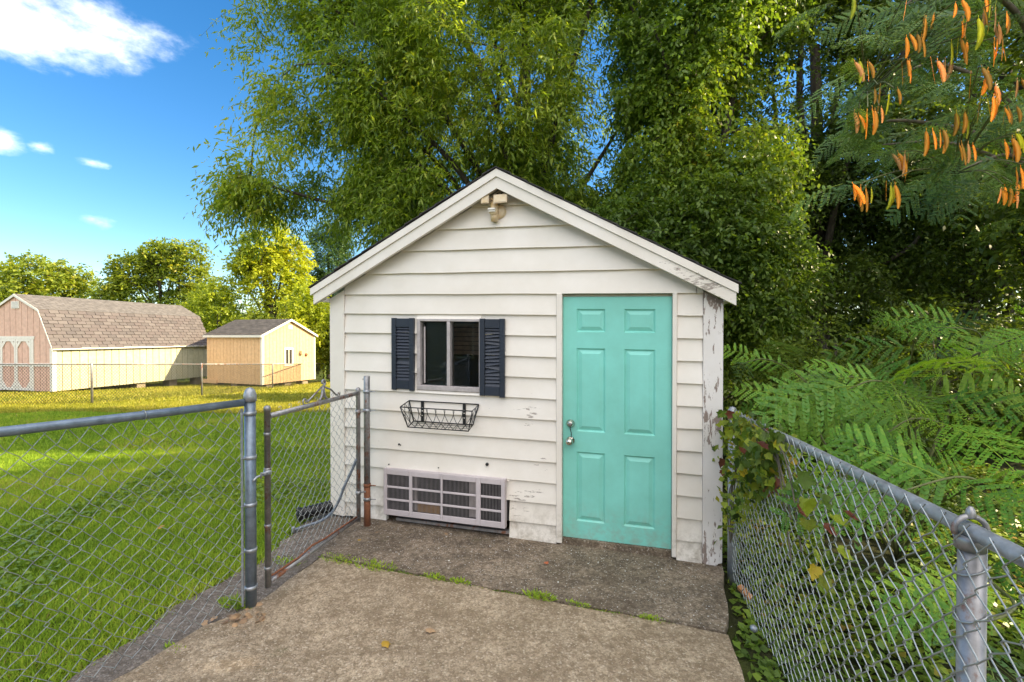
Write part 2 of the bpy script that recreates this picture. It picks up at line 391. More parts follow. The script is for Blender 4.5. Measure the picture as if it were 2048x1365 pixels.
# piece of board above / below the window
clapboard(W0 - .001, W1 + .001, WZ1, ZL[1] + .002, 'white'); clapboard(W0 - .001, W1 + .001, ZL[5], WZ0, 'white_mid')
clapboard(.60, 1.79, .455, ZL[9], 'white_mid')
GZ = [2.085, 2.278, 2.48, 2.665, 2.852, 3.0]
for k in range(5):
    h = (under(PK) + .028 - GZ[k]) / SL - .004
    x0, x1 = max(.157, PK - h), min(3.33, PK + h)
    if k == 0:
        clapboard(.157, 3.28, GZ[0], GZ[1], 'white', True); clapboard(3.284, 3.33, GZ[0], GZ[1], 'white', True)
    else: clapboard(x0, x1, GZ[k], GZ[k + 1], 'white', True)
# corner boards
b = MB(); b.prism([(0,-.02),(.155,-.03),(.155,under(.155)),(0,under(0))], -.037, .09); b.build('corner_board', M['white_trim'], shed, rack)
b = MB(); lo = [(3.332 + i * .0278, -.045 + random.uniform(-.035, .02)) for i in range(6)]
b.prism(lo + [(SX,under(SX)),(3.332,under(3.332))], -.037, .09); cb = b.build('corner_board', M['white_worn'], shed, rack); cb['label'] = 'corner board with paint flaking off down to grey wood'
# door trim
for x0, x1, z0, mt in ((2.200,2.246,-.03,'white_mid'), (3.110,3.143,-.03,'white_mid')):
    b = MB(); b.bbox(x0, x1, -.039, .06, z0, 2.084, .003); b.build('door_jamb', M[mt], shed, rack)
b = MB(); b.bbox(2.2, 3.143, .03, .07, 2.062, 2.085, .003); b.build('door_stop', M['white_trim'], shed, rack)
# side and back walls, floor
for nm, a in (('side_wall', (.012,.05,.092,3.1,-.1,2.0)), ('side_wall', (SX-.05,SX-.012,.092,3.1,-.1,2.0)), ('back_wall', (.012,SX-.012,3.1,3.15,-.1,2.0)), ('floor', (.052,SX-.052,.03,3.09,-.12,-.04))):
    b = MB(); b.box(*a); b.build(nm, M['white_mid'] if nm != 'floor' else M['black'], shed, rack)
b = MB(); b.prism([(.06,2.0),(SX-.06,2.0),(SX-.06,under(SX)),(PK,under(PK)),(.06,under(0))], 3.1, 3.15); b.build('gable_wall', M['white_mid'], shed, rack)
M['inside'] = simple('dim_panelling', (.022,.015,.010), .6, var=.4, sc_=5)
# roof: deck, rake boards, shingle edge
RX0, RX1 = -.131, 3.555
def slab_roof(dz0, dz1, y0, y1, x0=RX0, x1=RX1, half=None):
    P = []
    if half in (None, 'l'): L = [(x0, roofz(x0)), (PK, roofz(PK))]
    if half in (None, 'r'): Rr = [(PK, roofz(PK)), (x1, roofz(x1))]
    pts = (L if half == 'l' else Rr)
    b = MB(); b.prism([(x, z + dz0) for x, z in pts] + [(x, z + dz1) for x, z in pts[::-1]], y0, y1); return b
for h in 'lr':
    slab_roof(-.02, .0, -.115, 3.25, half=h).build('roof_deck', M['white_trim'], shed, rack)
    slab_roof(-.068, -.004, -.150, -.116, half=h).build('rake_moulding', M['white_trim'], shed, rack)
    x0, x1 = (RX0 + .025, PK) if h == 'l' else (PK, RX1 - .012)
    slab_roof(-.165, -.069, -.136, -.100, x0, x1, h).build('rake_board', M['white_mid' if h == 'r' else 'white_trim'], shed, rack)
    slab_roof(-.10, -.021, -.099, -.03, RX0 + .1, RX1 - .1, h).build('soffit', M['white_trim'], shed, rack)
    # shingle courses with ragged front edge
    for i in range(13):
        xa = RX0 - .02 + i * .145; xb = xa + .16
        if h == 'r': xa, xb = RX1 + .02 - i * .145, RX1 + .02 - i * .145 - .16
        xb = min(xb, PK) if h == 'l' else max(xb, PK)
        b = MB(); za, zb = roofz(xa), roofz(xb)
        b.prism([(xa, za + .012), (xb, zb + .004), (xb, zb + .012), (xa, za + .022)], -.158 + random.uniform(-.008, .008), 3.27)
        b.build('shingle_course', M['shingle_dark'], shed, rack)
for x0, x1 in ((RX0 + .03, .0), (SX, RX1 - .03)):
    b = MB(); b.box(x0, x1, -.095, 3.1, 1.975 + .04, 2.05); b.build('eave_block', M['white_trim'], shed, rack)
# vent holes under the ridge
for i in range(3):
    b = MB(); b.lathe([(.011, -.0275), (.011, -.02)], 10, (1.685 + i * .038, 0, 2.955), 'y'); b.build('vent_hole', M['black'], shed, rack)
# window
M['glass'] = None
m, t, p, o = new_mat('window_glass')
p.inputs['Base Color'].default_value = (.9,.95,.93,1); p.inputs['Roughness'].default_value = .02; p.inputs['Transmission Weight'].default_value = 1; p.inputs['IOR'].default_value = 1.45
M['glass'] = m
M['screen'] = simple('green_insect_screen', (.012,.030,.026), .35, var=.3, sc_=40)
win = MB(); win.bbox(W0, W1, -.034, .055, WZ1 - .022, WZ1, .003); win.bbox(W0, W1, -.038, .055, WZ0 - .02, WZ0 + .022, .003)
win.bbox(W0, W0 + .034, -.034, .055, WZ0 + .0225, WZ1 - .0225, .003); win.bbox(W1 - .02, W1, -.034, .055, WZ0 + .0225, WZ1 - .0225, .003)
M['alu'] = simple('chalky_aluminium', (.52,.47,.46), .45, metal=.2, var=.2)
winf = win.build('window', M['alu'], shed, rack)
b = MB(); b.bbox(1.213, 1.245, -.036, .05, WZ0 + .023, WZ1 - .023, .003); b.build('mullion', M['alu'], winf, rack)
for x0, x1 in ((W0 + .036, 1.211), (1.247, W1 - .022)):
    b = MB(); b.box(x0, x1, .012, .016, WZ0 + .024, WZ1 - .024); b.build('pane', M['glass'], winf, rack)
b = MB(); b.box(W0 + .075, 1.209, .026, .030, WZ0 + .024, WZ1 - .03); b.build('insect_screen', M['screen'], winf, rack)
b = MB(); b.bbox(W0 + .05, W0 + .066, .004, .011, WZ0 + .04, WZ1 - .07, .002); b.build('sash_stile', M['alu'], winf, rack)
# dark room behind the glass
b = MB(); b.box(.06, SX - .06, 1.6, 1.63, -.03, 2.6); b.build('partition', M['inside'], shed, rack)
M['pane_reflection'] = simple('reflected_siding_brown', (.32,.20,.13), .6, var=.3)  # brown of the reflected siding, put into a surface colour
# shutters
def shutter(x0, x1, z0, z1, rnd, lab):
    f = MB(); fw = .045
    f.bbox(x0, x0 + fw, -.058, -.027, z0 + random.uniform(-.006,.004), z1, .004); f.bbox(x1 - fw, x1, -.058, -.027, z0 - .008, z1, .004)
    f.bbox(x0 + fw + .001, x1 - fw - .001, -.052, -.027, z1 - .085, z1 - .004, .003); f.bbox(x0 + fw + .001, x1 - fw - .001, -.052, -.027, z0 + .004, z0 + .085, .003)
    f.box(x0 + fw, x1 - fw, -.031, -.0275, z0 + .084, z1 - .084)
    sh = f.build('shutter', M['navy'], shed, rack); sh['label'] = lab
    n = 17
    for i in range(n):
        zc = z0 + .10 + (z1 - z0 - .19) * i / (n - 1)
        tl = random.gauss(0, rnd) * .55 if 3 < i < 15 else random.gauss(0, .0008)
        if rnd < .01 and i == 6: continue
        b = MB(); xa, xb = x0 + fw + .002, x1 - fw - .002
        b.add([(xa,-.049,zc-.013-tl),(xb,-.049,zc-.013+tl),(xb,-.046,zc-.010+tl),(xa,-.046,zc-.010-tl),(xa,-.034,zc+.013-tl),(xb,-.034,zc+.013+tl),(xb,-.032,zc+.016+tl),(xa,-.032,zc+.016-tl)],
              [(0,3,2,1),(4,5,6,7),(0,1,5,4),(1,2,6,5),(2,3,7,6),(3,0,4,7)])
        b.build('slat', M['navy'], sh, rack)
shutter(.672, .898, 1.212, 1.868, .0022, 'navy shutter with one slat gone')
shutter(1.530, 1.755, 1.19, 1.868, .016, 'navy shutter with crooked slats')
# door
D0, D1 = 2.249, 3.107
door = MB(); dy = .008
cols = ((.112, .345), (.495, .735)); rows = ((.158, .748), (.922, 1.627), (1.763, 1.958))
door.box(D0, D1, dy + .014, .05, .012, 2.06)
xs = [D0, D0 + cols[0][0], D0 + cols[0][1], D0 + cols[1][0], D0 + cols[1][1], D1]
zs = [.012, .158, .748, .922, 1.627, 1.763, 1.958, 2.06]
for i in range(5):
    for j in range(7):
        if i in (1, 3) and j in (1, 3, 5): continue
        door.add([(xs[i],dy,zs[j]),(xs[i+1],dy,zs[j]),(xs[i+1],dy,zs[j+1]),(xs[i],dy,zs[j+1])], [(0,1,2,3)])
for (a, b_) in cols:
    for (c, d) in rows:
        X0, X1 = D0 + a, D0 + b_; g = .012
        o4 = [(X0,c),(X1,c),(X1,d),(X0,d)]; i4 = [(X0+g,c+g),(X1-g,c+g),(X1-g,d-g),(X0+g,d-g)]
        door.add([(x,dy,z) for x,z in o4] + [(x,dy+.0138,z) for x,z in i4], [(k,(k+1)%4,(k+1)%4+4,k+4) for k in range(4)])
for x in (D0, D1): door.add([(x,dy,.012),(x,dy+.014,.012),(x,dy+.014,2.06),(x,dy,2.06)], [(0,1,2,3)])
dr = door.build('door', M['teal'], shed, rack, fixn=False)
for (a, b_) in cols:
    for (c, d) in rows:
        X0, X1, Z0, Z1 = D0 + a + .016, D0 + b_ - .016, c + .016, d - .016; g = .030
        b = MB()
        b.add([(X0,dy+.0139,Z0),(X1,dy+.0139,Z0),(X1,dy+.0139,Z1),(X0,dy+.0139,Z1),(X0+g,dy+.001,Z0+g),(X1-g,dy+.001,Z0+g),(X1-g,dy+.001,Z1-g),(X0+g,dy+.001,Z1-g)],
              [(4,5,6,7)] + [(k,(k+1)%4,(k+1)%4+4,k+4) for k in range(4)])
        b.build('panel', M['teal'], dr, rack, fixn=False)
b = MB(); b.bbox(D0 - .002, D1 + .002, -.012, .06, -.09, .008, .004); b.build('threshold', M['slab_back'], shed)
for k in range(7):  # slats added to imitate house siding reflected in the right pane
    b = MB(); z0 = 1.545 + k * .041; b.add([(1.250,.034,z0),(1.512,.034,z0),(1.512,.044,z0+.036),(1.250,.044,z0+.036),(1.250,.037,z0),(1.512,.037,z0),(1.512,.047,z0+.036),(1.250,.047,z0+.036)], [(0,1,2,3),(7,6,5,4),(0,4,5,1),(1,5,6,2),(2,6,7,3),(3,7,4,0)]); b.build('reflection_slat', M['pane_reflection'], winf, rack)
kx = D0 + .064
b = MB(); b.lathe([(.001,-.085),(.018,-.083),(.0285,-.07),(.030,-.058),(.024,-.046),(.012,-.038),(.012,-.012),(.032,-.010),(.034,.0075)], 20, (kx, 0, .84), 'y'); b.build('door_knob', M['chrome'], dr, rack)
b = MB(); b.lathe([(.001,-.034),(.019,-.034),(.022,-.030),(.028,-.008),(.034,-.004),(.034,.0075)], 20, (kx, 0, .985), 'y'); b.build('deadbolt', M['chrome'], dr, rack)
b = MB(); b.lathe([(.001,-.036),(.016,-.036),(.016,-.0335)], 16, (kx, 0, .985), 'y'); b.build('keyhole_plate', M['galv_rust'], dr, rack)
b = MB(); b.tube([(kx-.002,-.034,.975),(kx+.002,-.03,.945),(kx+.010,-.028,.91),(kx+.012,-.04,.875),(kx+.008,-.052,.862)], .004, 6); b.build('cord', M['black'], dr, rack)
# old nail and knot holes in the boards
for hx_, hz_, hr in ((.735,.70,.009), (.752,.695,.005), (1.59,.585,.014), (.63,.505,.006), (1.13,.515,.005)):
    b = MB(); b.lathe([(hr, -.0365), (hr * .9, -.02)], 9, (hx_, 0, hz_), 'y'); b.build('nail_hole', M['black'], shed, rack)
# sill timber under the air conditioner
b = MB(); b.box(.70, 1.79, -.03, .03, -.012, .012); b.build('sill_strip', M['galv_rust'], shed, rack)

# ------------------------------------------------------------------ air conditioner set in the wall
ac = thing('air_conditioner', 'mauve plastic air conditioner grille set low in the white clapboard wall', 'air conditioner', (-1.7356, 4.496, 0), -SA)
X0, X1, Z0, Z1, F = .605, 1.768, .055, .478, -.085
b = MB(); b.box(X0, X1, F + .004, -.03, Z1 - .016, Z1); b.box(X0, X1, F + .004, -.03, Z0, Z0 + .016)
b.box(X0, X0 + .016, F + .004, -.03, Z0 + .0165, Z1 - .0165); b.box(X1 - .016, X1, F + .004, -.03, Z0 + .0165, Z1 - .0165)
b.box(X0 + .0165, X1 - .0165, -.029, .25, Z0 + .0165, Z1 - .0165)
b.build('housing', M['mauve'], ac, rack)
b = MB(); b.box(X0 + .017, X1 - .017, -.034, -.0295, Z0 + .017, Z1 - .017); b.build('dark_core', simple('near_black_core', (.014,.014,.014), .7, var=.6, sc_=8), ac, rack)  # near-black sheet behind the grille fins
gr = MB()
vb = [(X0, X0+.034), (.862,.895), (1.172,1.192), (1.505,1.548), (X1-.036, X1)]
for a, c in vb: gr.bbox(a, c, F, F + .014, Z0, Z1, .003)
hb = [(Z0, Z0+.052), (.190,.208), (.306,.324), (Z1-.048, Z1)]
for (a, _), (_2, c) in zip([(v[1], 0) for v in vb[:-1]], [(0, v[0]) for v in vb[1:]]):
    for z0, z1 in hb: gr.bbox(a + .0004, c - .0004, F, F + .014, z0, z1, .003)
gr.build('grille_frame', M['mauve'], ac, rack)
fn = MB()
for (a, c) in ((X0+.034,.862),(.895,1.172),(1.192,1.505),(1.548,X1-.036)):
    n = int((c - a) / .0125)
    for i in range(1, n):
        x = a + (c - a) * i / n
        for z0, z1 in ((.107,.190),(.208,.306),(.324,.43)): fn.box(x - .0008, x + .0008, F + .004, F + .012, z0, z1)
tag(fn.build('grille_fins', simple('dull_mauve_fin', (.30,.27,.27), .5), ac, rack), kind='stuff')
M['foam'] = simple('yellowed_foam', (.42,.22,.05), .8)
b = MB(); b.box(.93, 1.15, -.044, -.036, .10, .175); b.build('filter_pad', M['foam'], ac, rack)
for x0, x1 in ((.90,.925), (1.43,1.495)):
    b = MB(); b.box(x0, x1, -.050, -.036, .11, .42); b.build('baffle', M['alu'], ac, rack)

# ------------------------------------------------------------------ wire planter basket under the window
bk = thing('planter_basket', 'empty black wire planter basket hung below the shed window', 'planter', (-1.7356, 4.496, 0), -SA)
def bp(u, v, w_):
    """u along 0..1, v depth 0 back..1 front, w height 0..1"""
    x0, x1 = .885 - .045 * w_, 1.460 + .055 * w_
    y = -.033 - v * (.105 + .055 * w_)
    z = .925 + .185 * w_ - v * (.035)
    return (x0 + (x1 - x0) * u, y, z)
b = MB()
for w_ in (0, 1):
    b.tube([bp(0,0,w_),bp(1,0,w_),bp(1,1,w_),bp(0,1,w_),bp(0,0,w_)], .0055, 6)
b.build('rim', M['black_iron'], bk, rack)
b = MB()
for u in (0, 1):
    for v in (0, 1): b.tube([bp(u,v,0), bp(u,v,1)], .0055, 6)
b.build('corner_bar', M['black_iron'], bk, rack)
b = MB()
for i in range(8):
    for sgn in (1, -1):
        pts = []
        for k in range(9):
            a = k / 8; u = (i + .5) / 8 + sgn * (.14 * (1 - (1 - a) ** 2) - .07)
            if 0 <= u <= 1: pts.append(bp(u, 1, a))
        if len(pts) > 2: b.tube(pts, .0026, 4)
for u in (0, 1):
    for i in range(2):
        for sgn in (1, -1):
            b.tube([bp(u, min(1, max(0, (i + .5) / 2 + sgn * (.5 * (k / 6) ** 1.6 - .25))), k / 6) for k in range(7)], .0026, 4)
for v in (.33, .66): b.tube([bp(0, v, 0), bp(1, v, 0)], .002, 4)
for i in range(1, 9): b.tube([bp(i / 9, 0, 0), bp(i / 9, 1, 0)], .002, 4)
b.build('wire_panel', M['black_iron'], bk, rack)
for u in (.20, .80):
    b = MB(); c = bp(u, 0, 0); d = bp(u, 0, 1); b.box(d[0] - .013, d[0] + .013, -.040, -.0275, c[2], d[2] + .004); hg = b.build('hanger', M['black_iron'], bk, rack)
    for zz in (.3, .52, .66):
        b = MB(); b.lathe([(.0055,-.0405),(.0055,-.0400)], 8, (d[0], 0, c[2] + .19 * zz), 'y'); b.build('screw_hole', M['white'], hg, rack)

# ------------------------------------------------------------------ flood light under the ridge
fl = thing('flood_light', 'yellowed twin flood light with motion sensor under the shed gable', 'lamp', (-1.7356, 4.496, 0), -SA)
cx, cz = 1.695, 2.80
b = MB(); b.lathe([(.001,-.052),(.045,-.050),(.060,-.042),(.066,-.02),(.066,-.0)], 24, (cx, 0, cz), 'y'); b.build('mounting_plate', M['beige'], fl, rack)
b = MB(); b.lathe([(.001,-.105),(.022,-.104),(.034,-.095),(.038,-.08),(.038,-.045)], 18, (cx - .030, 0, cz - .01), 'y'); b.lathe([(.03,-.09),(.034,-.05),(.036,.05),(.030,.075),(.012,.085)], 14, (cx - .028, -.058, cz + .0), 'z'); sn = b.build('sensor', M['beige'], fl, rack)
b = MB(); b.box(cx - .062, cx - .006, -.115, -.08, cz - .018, cz - .004); b.box(cx - .066, cx - .004, -.122, -.08, cz - .002, cz + .012); b.build('sensor_lens', M['white_trim'], sn, rack)
b = MB(); b.tube([(cx - .028, -.06, cz + .06), (cx - .03, -.068, cz + .10)], .014, 10); b.tube([(cx - .085, -.068, cz + .10), (cx + .05, -.068, cz + .105)], .011, 10); b.build('knuckle', M['beige'], fl, rack)
M['beige2'] = simple('aged_cream_plastic', (.60,.47,.30), .5, var=.12)
for x0, x1, tl in ((cx - .125, cx - .055, .02), (cx - .015, cx + .105, 0)):
    b = MB(); b.add([(x0,-.13,cz+.045+tl*.3),(x1,-.13,cz+.050),(x1,-.12,cz+.125),(x0,-.12,cz+.122),(x0+.01,-.07,cz+.062),(x1-.01,-.07,cz+.065),(x1-.01,-.07,cz+.117),(x0+.01,-.07,cz+.115)],
        [(0,1,2,3),(4,7,6,5),(0,4,5,1),(1,5,6,2),(2,6,7,3),(3,7,4,0)]); hd = b.build('lamp_head', M['beige2'], fl, rack)
    b = MB(); b.add([(x0+.008,-.1315,cz+.055),(x1-.008,-.1315,cz+.058),(x1-.008,-.1225,cz+.117),(x0+.008,-.1225,cz+.115)], [(0,1,2,3)]); b.build('lens', M['beige'], hd, rack)
# ------------------------------------------------------------------ chain-link fences
def chain(A, B, zb0, zt0, zb1, zt1, pitch=.08, r=.002, sides=5, side=1, off=0., end_up=.0, detail=True, jit=.002, seed=1):
    """woven diamond mesh between plan points A and B; bottom/top heights at both ends"""
    rr = random.Random(seed)
    A = Vector((A[0], A[1], 0)); B = Vector((B[0], B[1], 0)); L = (B - A).length; t = (B - A) / L; nn = Vector((-t.y, t.x, 0)) * side
    n = int(L / pitch * 2); b = MB()
    for i in range(n + 1):
        s0 = (i + .5) * L / (n + 1); f = s0 / L
        zb, zt = zb0 + (zb1 - zb0) * f, zt0 + (zt1 - zt0) * f
        m_ = int(round((zt - zb) / (pitch / 2 * 1.08))); pts = []
        for k in range(m_ + 1):
            sg = 1 if ((k + i) % 2) else -1
            s = s0 + sg * (L / (n + 1) / 2 + r * .8) + rr.gauss(0, jit); z = zb + (zt - zb) * k / m_ + rr.gauss(0, jit)
            if k == m_: z += end_up
            d = off + sg * r * 1.1
            if detail and 0 < k < m_:
                e = pitch * .10
                pts.append(A + t * (s - sg * e * .9) + nn * (off + sg * r * .2) + Vector((0, 0, z - e)))
                pts.append(A + t * s + nn * d + Vector((0, 0, z)))
                pts.append(A + t * (s - sg * e * .9) + nn * (off + sg * r * 1.6) + Vector((0, 0, z + e)))
            else: pts.append(A + t * s + nn * d + Vector((0, 0, z)))
        b.tube(pts, r, sides, cap=False)
    return b
def dome_cap(b, x, y, z, r): b.lathe([(r*1.12, z-.05), (r*1.12, z-.012), (r*1.0, z+.004), (r*.86, z+.020), (r*.5, z+.034), (r*.12, z+.038)], 16, (x, y, 0))
def ring(b, x, y, z, r, h=.022, w=.004): b.lathe([(r*.9, z-h/2), (r+w, z-h/2), (r+w, z+h/2), (r*.9, z+h/2)], 16, (x, y, 0))

# left run
P1 = (-1.665, 2.95); LD = Vector((-.57, -.92)).normalized(); P0 = (P1[0] + LD.x * 2.9, P1[1] + LD.y * 2.9)
fence = thing('chain_link_fence', 'grey chain-link fence run with thick domed corner post beside the lawn', 'fence', (P1[0], P1[1], -.05))
def rel(o): 
    x, y, z = o.location
    return lambda a, b_, c: (a - x, b_ - y, c - z)
fx = rel(fence)
b = MB(); b.lathe([(.033,-.12), (.033,1.30)], 20, (*P1, 0)); b.build('post', M['galv_dark'], fence, fx)
b = MB(); dome_cap(b, *P1, 1.325, .034); b.build('post_cap', M['galv'], fence, fx)
b = MB(); b.lathe([(.030,-.12), (.030,1.30)], 16, (*P0, 0)); b.build('post', M['galv_dark'], fence, fx)
b = MB(); dome_cap(b, *P0, 1.32, .031); b.build('post_cap', M['galv'], fence, fx)
q = lambda d, z: (P1[0] + LD.x * d, P1[1] + LD.y * d, z)
b = MB(); b.tube([q(.04,1.272), q(.5,1.268), q(1.1,1.270), q(1.6,1.275), q(2.87,1.27)], .0225, 14); tr = b.build('top_rail', M['galv_dark'], fence, fx)
for d in (.56, 1.45):
    b = MB(); c = Vector(q(d,1.268)); u = Vector((LD.x, LD.y, 0)); w_ = Vector((-LD.y, LD.x, 0))
    b.tube([c + (w_ * math.cos(a) + Vector((0,0,1)) * math.sin(a)) * .026 + u * .004 * math.sin(a * .5) for a in [k * .5 for k in range(14)]], .0025, 5); b.build('tie_wire', M['wire'], fence, fx)
for z in (1.20, .92, .62, .33, .09):
    b = MB(); ring(b, *P1, z, .033); b.tube([q(.03, z), q(.06, z)], .006, 6); b.build('tension_band', M['galv'], fence, fx)
b = MB(); c = q(.052, 0); b.box(c[0]-.006, c[0]+.006, c[1]-.004, c[1]+.004, -.01, 1.235); b.build('tension_bar', M['galv'], fence, fx)
b = chain((P1[0] + LD.x * .05, P1[1] + LD.y * .05), P0, .0, 1.225, -.02, 1.235, .082, .0017, 5, -1, 0, .02, True, .004, 3)
b.build('wire_mesh', M['wire'], fence, fx, fixn=False)

# gate
G0, G1 = Vector((-1.598, 3.03)), Vector((-1.362, 4.11))
GD = (G1 - G0).normalized()
gate = thing('chain_link_gate', 'rusty chain-link gate with scroll ornament, closed against the shed corner', 'gate', (G0.x, G0.y, 0))
gx = rel(gate)
g = lambda d, z: (G0.x + GD.x * d, G0.y + GD.y * d, z)
GL = (G1 - G0).length
b = MB(); b.lathe([(.019,.045), (.019,1.20), (.021,1.20), (.021,1.225), (.012,1.235)], 14, (G0.x, G0.y, 0)); b.build('upright', M['galv_rust'], gate, gx)
b = MB(); b.lathe([(.019,.045), (.019,1.19), (.021,1.195), (.022,1.22), (.010,1.235)], 14, (G1.x, G1.y, 0)); b.build('upright', M['galv_rust'], gate, gx)
b = MB(); b.tube([g(.015,1.165), g(GL-.01,1.185)], .0175, 12); gtr = b.build('top_rail', M['galv_rust'], gate, gx)
b = MB(); b.tube([g(.015,.075), g(GL-.01,.075)], .0165, 12); b.build('bottom_rail', M['galv_rust'], gate, gx)
b = MB(); b.tube([g(.03,.105), g(.3,.098), g(.45,.118), g(.62,.102), g(.9,.10), g(GL-.03,.095)], .008, 6); b.build('rusted_wire', M['rust'], gate, gx)
b = chain(g(.03,0)[:2], g(GL-.03,0)[:2], .085, 1.165, .085, 1.185, .075, .0016, 5, -1, 0, .012, True, .005, 9); b.build('wire_mesh', M['wire'], gate, gx, fixn=False)
for z in (.82, .17, .45, 1.05):
    b = MB(); ring(b, G0.x, G0.y, z, .019, .02, .003); b.build('tension_band', M['galv_rust'], gate, gx)
# curled mesh ends along the top
b = MB()
for i in range(9):
    c = Vector(g(.12 + i * .1, 1.185 + .002 * i)); u = Vector((GD.x, GD.y, 0))
    b.tube([c + u * (.013 * math.cos(a)) + Vector((0, 0, .017 + .013 * math.sin(a))) for a in [-1.4 + k * .45 for k in range(11)]], .002, 4)
b.build('mesh_curls', M['wire'], gate, gx, fixn=False)
# scroll
b = MB(); u = Vector((GD.x, GD.y, 0)); up = Vector((0, 0, 1)); c = Vector(g(.60, 1.178))
def arc(cen, r0, r1, a0, a1, n=14): return [cen + u * ((r0 + (r1 - r0) * k / n) * math.cos(a0 + (a1 - a0) * k / n)) + up * ((r0 + (r1 - r0) * k / n) * math.sin(a0 + (a1 - a0) * k / n)) for k in range(n + 1)]
pl = c + u * -.03 + up * .10
b.tube(arc(c + u * -.22 + up * .034, .010, .028, -1.0, 5.2), .006, 6); b.tube([c + u * -.195 + up * .022, c + u * -.10 + up * .075, c + u * -.02 + up * .115], .007, 6)
b.tube(arc(c + u * .20 + up * .030, .008, .022, 3.8, -1.6), .006, 6); b.tube([c + u * .175 + up * .030, c + u * .10 + up * .085, c + u * .0 + up * .118], .007, 6)
b.tube(arc(c + up * .150, .008, .030, 4.2, -1.8), .009, 8)
b.tube([c + u * -.05 + up * .01, c + u * -.018 + up * .04, c + u * -.01 + up * .08, c + up * .118], .010, 8); b.tube([c + u * .05 + up * .012, c + u * .018 + up * .04, c + u * .01 + up * .08, c + up * .118], .010, 8)
b.build('scroll_ornament', M['galv_rust'], gate, gx)
# latch
b = MB(); ring(b, G0.x, G0.y, .80, .019, .03, .005); b.tube([(G0.x + .02, G0.y - .02, .80), (G0.x - .03, G0.y - .075, .79), (P1[0] + .035, P1[1] - .03, .775)], .008, 6)
b.tube([(G0.x - .01, G0.y - .06, .775), (G0.x - .01, G0.y - .06, .81), (G0.x + .03, G0.y - .05, .81)], .006, 6); b.build('latch', M['galv'], gate, gx)
for z in (1.02, .30):
    b = MB(); ring(b, G1.x, G1.y, z, .019, .035, .005); b.tube([(G1.x, G1.y, z), (G1.x + .055, G1.y + .03, z)], .009, 6); b.build('hinge', M['galv_rust'], gate, gx)
# gate post by the wall
P2 = (-1.308, 4.185)
gp = thing('gate_post', 'grey steel gate post with rusted foot standing against the shed wall', 'post', (*P2, -.02))
px_ = rel(gp)
b = MB(); b.lathe([(.0275,.34), (.0275,1.325), (.024,1.33)], 18, (*P2, 0)); b.build('upper_tube', M['galv_rust'], gp, px_)
b = MB(); b.lathe([(.0295,-.06), (.0285,.339)], 18, (*P2, 0)); b.build('rusted_foot', M['rust'], gp, px_)
for z, mm in ((1.19,'galv'), (1.02,'galv'), (.345,'rust'), (.22,'galv_rust')):
    b = MB(); ring(b, *P2, z, .0285, .028, .004); b.tube([(P2[0] + .02, P2[1] - .01, z), (P2[0] + .085, P2[1] - .03, z + .004)], .005, 6); b.build('hinge_band', M[mm], gp, px_)

# right run
Q0, Q1 = Vector((1.15, 1.19)), Vector((1.625, 3.42)); QD = (Q1 - Q0).normalized(); QN = Vector((QD.y, -QD.x))       # QN points away from the path
rf = thing('chain_link_fence', 'silver chain-link fence with vine-covered end running along the path edge', 'fence', (Q0.x, Q0.y, -.1))
rx_ = rel(rf)
qq = lambda d, z, o_=0: (Q0.x + QD.x * d + QN.x * o_, Q0.y + QD.y * d + QN.y * o_, z)
QL = (Q1 - Q0).length
b = MB(); b.lathe([(.0285,-.25), (.0285,1.165)], 20, qq(0,0,.028)); b.build('post', M['galv_rust'], rf, rx_)
b = MB(); c = Vector(qq(0,0,.024)); u = Vector((QN.x, QN.y, 0))
b.lathe([(.0315,1.145), (.0315,1.172), (.028,1.18)], 18, (c.x, c.y, 0))
b.tube([c + u * (.036 * math.cos(a)) + Vector((0, 0, 1.193 + .036 * math.sin(a))) for a in [-.5 + k * .33 for k in range(13)]], .007, 8)
b.lathe([(.010,1.225), (.012,1.23), (.009,1.246), (.004,1.254)], 12, (c.x, c.y, 0)); b.build('post_cap', M['galv_rust'], rf, rx_)
b = MB(); b.lathe([(.030,-.25), (.030,1.12)], 16, (Q1.x, Q1.y, 0)); b.build('post', M['galv'], rf, rx_)
b = MB(); b.lathe([(.033,1.09), (.034,1.12), (.031,1.145), (.018,1.165), (.004,1.170)], 16, (Q1.x, Q1.y, 0)); b.build('post_cap', M['galv'], rf, rx_)
b = MB(); b.tube([qq(-1.6,1.215,.024), qq(0,1.193,.024), qq(QL * .5,1.160,.024), qq(QL,1.118,.0)], .0205, 16); b.build('top_rail', M['galv'], rf, rx_)
b = chain(qq(-1.5,0,-.004)[:2], qq(QL-.02,0,-.004)[:2], .0, 1.235, -.08, 1.150, .082, .0021, 6, 1, 0, .012, True, .004, 5); b.build('wire_mesh', M['wire'], rf, rx_, fixn=False)
for z in (1.10, .98):
    b = MB(); c = Vector(qq(0, z, .028)); b.tube([c + Vector((QD.x, QD.y, 0)) * (.033 * math.cos(a)) + Vector((QN.x, QN.y, 0)) * (.034 * math.sin(a)) + Vector((0, 0, .02 * math.sin(a))) for a in [2.4 + k * .45 for k in range(12)]], .0028, 5); b.build('tie_wire', M['wire'], rf, rx_)
for d, z in ((.62,1.155),):
    b = MB(); c = Vector(qq(d, z, .02)); b.tube([c + Vector((QN.x, QN.y, 0)) * (.028 * math.cos(a)) + Vector((0, 0, .028 * math.sin(a))) for a in [k * .5 for k in range(14)]], .0025, 5)
b.build('tie_wire', M['wire'], rf, rx_)

